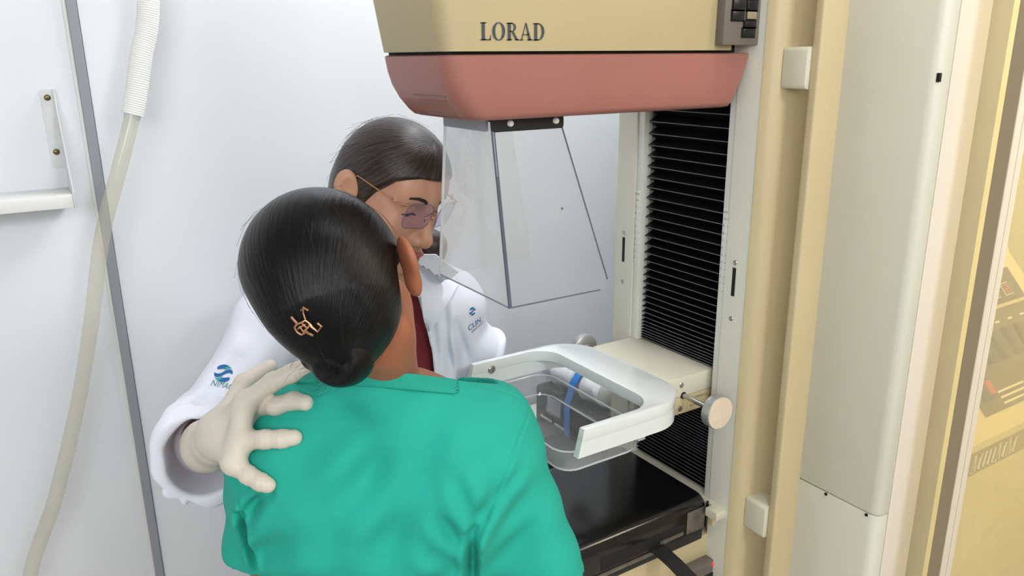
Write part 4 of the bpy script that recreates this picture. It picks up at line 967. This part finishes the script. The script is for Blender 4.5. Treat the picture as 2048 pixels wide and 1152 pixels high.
# prints on the coat
def disc(cx, cy, r, n=28): return [(cx + r * math.cos(2 * math.pi * i / n), cy + r * math.sin(2 * math.pi * i / n)) for i in range(n)]
def onto(name, shp, o, xd, yd, m, lift=.001):
    v, f = drape(shp, BV['coat'], o, xd, yd, lift, .3); return local(name, B().poly(v, f), m, TT, to, 0)
def emblem(o, xd, yd, r):
    pa_, fa, pb_, fb_ = [], [], [], []
    n = 24
    def ribbon(lst, fl, f0, f1, x0, x1):
        b0 = len(lst)
        for i in range(n + 1):
            x = x0 + (x1 - x0) * i / n; lst.append((x * r, f0(x) * r)); lst.append((x * r, f1(x) * r))
        fl += [(b0 + 2 * i, b0 + 2 * i + 2, b0 + 2 * i + 3, b0 + 2 * i + 1) for i in range(n)]
    circ = lambda x: math.sqrt(max(0, 1.0 - x * x))
    S_ = lambda x: .30 * math.sin(x * 2.6)
    ribbon(pa_, fa, lambda x: max(-circ(x), min(circ(x), S_(x) - .20)), lambda x: max(-circ(x), min(circ(x), S_(x) + .20)), -1, 1)
    ribbon(pa_, fa, lambda x: min(circ(x), max(.52 + .2 * x, S_(x) + .34)), circ, -.75, .55)
    ribbon(pb_, fb_, lambda x: min(circ(x), S_(x) + .30), lambda x: min(circ(x), S_(x) + .62), .05, .95)
    ribbon(pa_, fa, lambda x: -circ(x), lambda x: -min(circ(x), max(.52 - .2 * x, -S_(x) + .34)), -.55, .75)
    ribbon(pb_, fb_, lambda x: max(-circ(x), S_(x) - .62), lambda x: max(-circ(x), S_(x) - .30), -.95, -.05)
    onto('coat_emblem', (pa_, fa), o, xd, yd, 'logob'); onto('coat_emblem', (pb_, fb_), o, xd, yd, 'logot', .0012)
def bent(s, size, curve, wd):
    vs, fs_ = text2d(s, size); mx = max(x for x, y in vs); k = wd / mx; return [(x * k, y + curve * (x * k) * (x * k - wd) * -1) for x, y in vs], fs_
def on_coat(p, xs):
    e_ = Vector((0, 0, 1.68)); hit = BV['coat'].ray_cast(e_, (Vector(p) - e_).normalized(), 3.); n_ = hit[1] if hit[1].y < 0 else -hit[1]
    n_ = (n_ + Vector((0, -.6, 0))).normalized(); xd = Vector(xs); xd = (xd - n_ * xd.dot(n_)).normalized(); return hit[0], xd, n_.cross(xd)
o_, xd_, yd_ = on_coat((-.492, 1.25, 1.167), (1, 0, -.12)); emblem(o_, xd_, yd_, .0145)
o_, xd_, yd_ = on_coat((-.489, 1.25, 1.140), (1, 0, -.36)); onto('coat_lettering', bent('NIMAGEM', .0150, 4., .050), o_ - xd_ * .027 - yd_ * .004, xd_, yd_, 'logog')
o_, xd_, yd_ = on_coat((-.0705, 1.33, 1.2480), (1, 0, .05)); emblem(o_, xd_, yd_, .0075)
o_, xd_, yd_ = on_coat((-.069, 1.33, 1.2235), (1, 0, .16)); onto('coat_lettering', bent('CLIN', .0165, .0, .032), o_ - xd_ * .014 - yd_ * .006, xd_, yd_, 'logob')
onto('coat_lettering', bent('DIAGNÓST', .0075, .0, .034), o_ - xd_ * .008 - yd_ * .015, xd_, yd_, 'greyprint')
# gloves
def on_shirt(r, z, lift):
    hit = BV['shirt'].ray_cast(Vector((r, .5, z)), Vector((0, 1, 0)), 1.); return (hit[0].y if hit[0] else .93) - lift
FING = [[(-.334, 1.268, .022), (-.300, 1.292, .013), (-.276, 1.302, .010), (-.256, 1.312, .0075)], [(-.328, 1.251, .026), (-.298, 1.262, .016), (-.275, 1.268, .011), (-.258, 1.269, .0075)], [(-.331, 1.228, .026), (-.303, 1.234, .015), (-.282, 1.235, .010), (-.268, 1.235, .0075)], [(-.343, 1.205, .022), (-.322, 1.194, .013), (-.306, 1.188, .009), (-.297, 1.185, .0075)]]
WR = A_([-.398, .960, 1.190])
FP = [[A_([r, on_shirt(r, z, l), z]) for r, z, l in f] for f in FING]
def r_glove(P):
    d = cone(P, WR, A_([-.372, .925, 1.215]), .030, .028)
    for f in FP: d = smin(d, cone(P, A_([-.378, .935, 1.212]), f[0], .024, .0135), .018)
    d = smin(d, cone(P, FP[0][0], FP[3][0], .0125, .0115), .012)
    for f, r in zip(FP, (.0114, .0112, .0110, .0104)):
        d = smin(d, chain(P, f, [r * 1.12, r * 1.03, r, r * .90], .005), .006)
    th0 = A_([-.372, .945, 1.235]); d = smin(d, chain(P, [th0, th0 + A_([.012, .035, .028]), th0 + A_([.040, .062, .040])], [.0155, .0125, .0105], .006), .012)
    d = smin(d, chain(P, [WR, (-.425, 1.005, 1.160), (-.447, 1.045, 1.138)], [.030, .034, .039], .01), .012)
    pa, ba, h_ = seg(P, WR, (-.447, 1.045, 1.138)); t = pa @ ba / np.linalg.norm(ba)
    d = d + .0011 * np.sin(t * 190 + P[:, 2] * 60) * np.clip((t + .01) / .02, 0, 1)
    for f in FP:      # creases over the finger joints
        for j in (1, 2):
            q = np.sqrt(((P - f[j]) ** 2).sum(1)); d = d + .0006 * np.sin((P[:, 0] - f[j][0]) * 900) * np.exp(-(q / .012) ** 2)
    return d
skin_obj('glove', r_glove, (-.50, .80, 1.08), (-.23, 1.08, 1.345), .0019, 'glove', TT, to)
skin_obj('glove', lambda P: hand(P, cone(P, (-.055, 1.453, 1.0), (-.045, 1.465, .93), .032, .028), (-.045, 1.465, .93), (.1, .15, -.95), (-.6, -.4, -.3), 1), (-.16, 1.32, .68), (.08, 1.62, 1.06), .0032, 'glove', TT, to)
def t_legs(P):
    d = ell(P, (-.25, 1.40, .86), (.155, .115, .15))
    for s_ in (-1, 1): d = smin(d, chain(P, [(-.25 + s_ * .08, 1.40, .82), (-.25 + s_ * .08, 1.39, .46), (-.25 + s_ * .08, 1.41, .09)], [.082, .062, .052]), .04)
    return np.maximum(np.maximum(d, .05 - P[:, 2]), P[:, 2] - .9)
skin_obj('trousers', t_legs, (-.45, 1.2, .03), (-.05, 1.6, .95), .010, 'maroon', TT, to)
for s_ in (-1, 1):
    cx = -.25 + s_ * .08
    skin_obj('shoe', lambda P: np.maximum(smin(cone(P, (cx, 1.42, .045), (cx, 1.29, .035), .042, .036), cone(P, (cx, 1.41, .06), (cx, 1.41, .10), .040, .04), .03), .001 - P[:, 2]), (cx - .07, 1.22, -.01), (cx + .07, 1.5, .16), .006, 'shoe', TT, to)

# ---- glasses and hair clip
def wl(p): p = A_(p, float); q = rh * p[0] + fh * p[1]; return (q.x, q.y, p[2])
gl_o = (-.14, 1.19, 1.45)
GL = thing('eyeglasses', 'rimless glasses with gold temples on the person in the lab coat', 'glasses', wl(gl_o), None, TURN)
def gl_local(name, b, m, sharp=35): return local(name, b, m, GL, gl_o, sharp)
for s_ in (1, -1):
    o = HP(s_ * .034, .0945, .003); xd = HV(1, -s_ * .22, 0); yd = HV(0, .10, 1); shp = rrect(-.0255, -.0215, .0255, .0205, .0125, 6)
    n_ = A_(np.cross(xd, yd)); n_ /= np.linalg.norm(n_)
    v0 = [Vector(o + A_(xd) * x + A_(yd) * y) for x, y in shp]; v1 = [p - Vector(n_) * .0016 for p in v0]; k = len(shp)
    gl_local('lens', B().poly(v0 + v1, [tuple(range(k)), tuple(range(k, 2 * k))[::-1]] + [(i, (i + 1) % k, k + (i + 1) % k, k + i) for i in range(k)]), 'lens')
    gl_local('lens_edge', B().tube(v0 + v0[:1], .0005, 6, False), 'edge')
    hx = Vector(HP(s_ * .060, .0885, .0185)); ex = Vector(HP(s_ * .0800, .0, .026)); en = Vector(HP(s_ * .079, -.028, .004))
    q1 = Vector(HP(s_ * .0755, .050, .0215))
    gl_local('temple', B().tube([hx, Vector(HP(s_ * .0705, .0845, .0190)), q1, ex, en], [.0013, .0014, .0012, .0009, .0009], 10), 'gold')
    md = Vector(HP(s_ * .0725, .072, .0198)); tv = (q1 - md).normalized()
    for dz in (-.0028, .0028, 0):
        c = md + Vector(HV(0, 0, 1)) * dz * .5 + tv * (abs(dz) * .8); gl_local('temple_ornament', B().tube([c + tv * (.0032 * math.cos(a)) + Vector(HV(0, 0, 1)) * (.0024 * math.sin(a)) + Vector(HV(s_, 0, 0)) * .0012 for a in [2 * math.pi * i / 14 for i in range(15)]], .0005, 6), 'gold')
    gl_local('lens_screw', B().lathe([(.0018, 0), (.0018, .0024), (0, .0028)], hx - Vector(HV(s_ * .004, 0, 0)), HV(0, 1, 0), 12), 'gold')
    pd0 = Vector(HP(s_ * .0090, .0915, -.006)); gl_local('nose_pad', B().tube([Vector(HP(s_ * .011, .0965, .004)), Vector(HP(s_ * .0105, .091, .0)), pd0], .0006, 8), 'gold')
    gl_local('nose_pad', B().loft([[pd0 + Vector(HV(0, .0016 * math.cos(a), .0045 * math.sin(a))) * q_ + Vector(HV(s_ * w_, 0, 0)) for a in [2 * math.pi * i / 12 for i in range(12)]] for q_, w_ in ((.6, -.001), (1, 0), (.6, .001))]), 'gold')
gl_local('bridge', B().tube([HP(.0125, .0960, .006), HP(.006, .0990, .0090), HP(0, .1000, .0100), HP(-.006, .0990, .0090), HP(-.0125, .0960, .006)], .0010, 10), 'gold')
hit = BV['phair'].ray_cast(Vector((-.209, .4, 1.424)), Vector((0, 1, 0)), 1.); hc = hit[0]; hn = hit[1]
HC = thing('hair_clip', 'small rose gold claw clip in the black hair above the bun', 'hair clip', wl(hc), None, TURN)
hxd = (Vector((1, 0, 0)) - hn * hn.x).normalized(); hyd = hn.cross(hxd) * -1
if hyd.z < 0: hyd = -hyd
def cp_(pts, lift=.0042): return [hc + hxd * ((x - 440) * 0.98e-4) + hyd * ((330 - y) * 0.98e-4) + hn * (lift if not isinstance(lift, (list, tuple)) else lift[i]) for i, (x, y) in enumerate(pts)]
def clip(name, pts, r, lift=.0042): local(name, B().tube(cp_(pts, lift), r * 1.25, 8), 'gold', HC, hc)
clip('clip_frame', [(350, 350), (322, 385), (345, 440), (385, 468), (415, 452), (420, 425), (470, 375), (480, 345), (440, 312), (395, 335), (350, 350)], .0011)
clip('clip_frame', [(470, 340), (500, 385), (555, 435), (600, 378), (560, 342)], .0011)
clip('clip_bar', [(372, 372), (412, 440)], .0009); clip('clip_bar', [(405, 345), (450, 395)], .0009); clip('clip_bar', [(355, 400), (440, 350)], .0008)
clip('claw', [(425, 425), (455, 455), (490, 492)], .0012, [.004, .003, .0]); clip('claw', [(350, 345), (315, 315), (285, 288)], .0010, [.004, .002, .0])
clip('claw', [(395, 215), (425, 172), (465, 212)], .0011, [.0005, .003, .0005]); clip('claw', [(440, 312), (415, 240), (425, 172)], .0008, [.004, .001, .002])
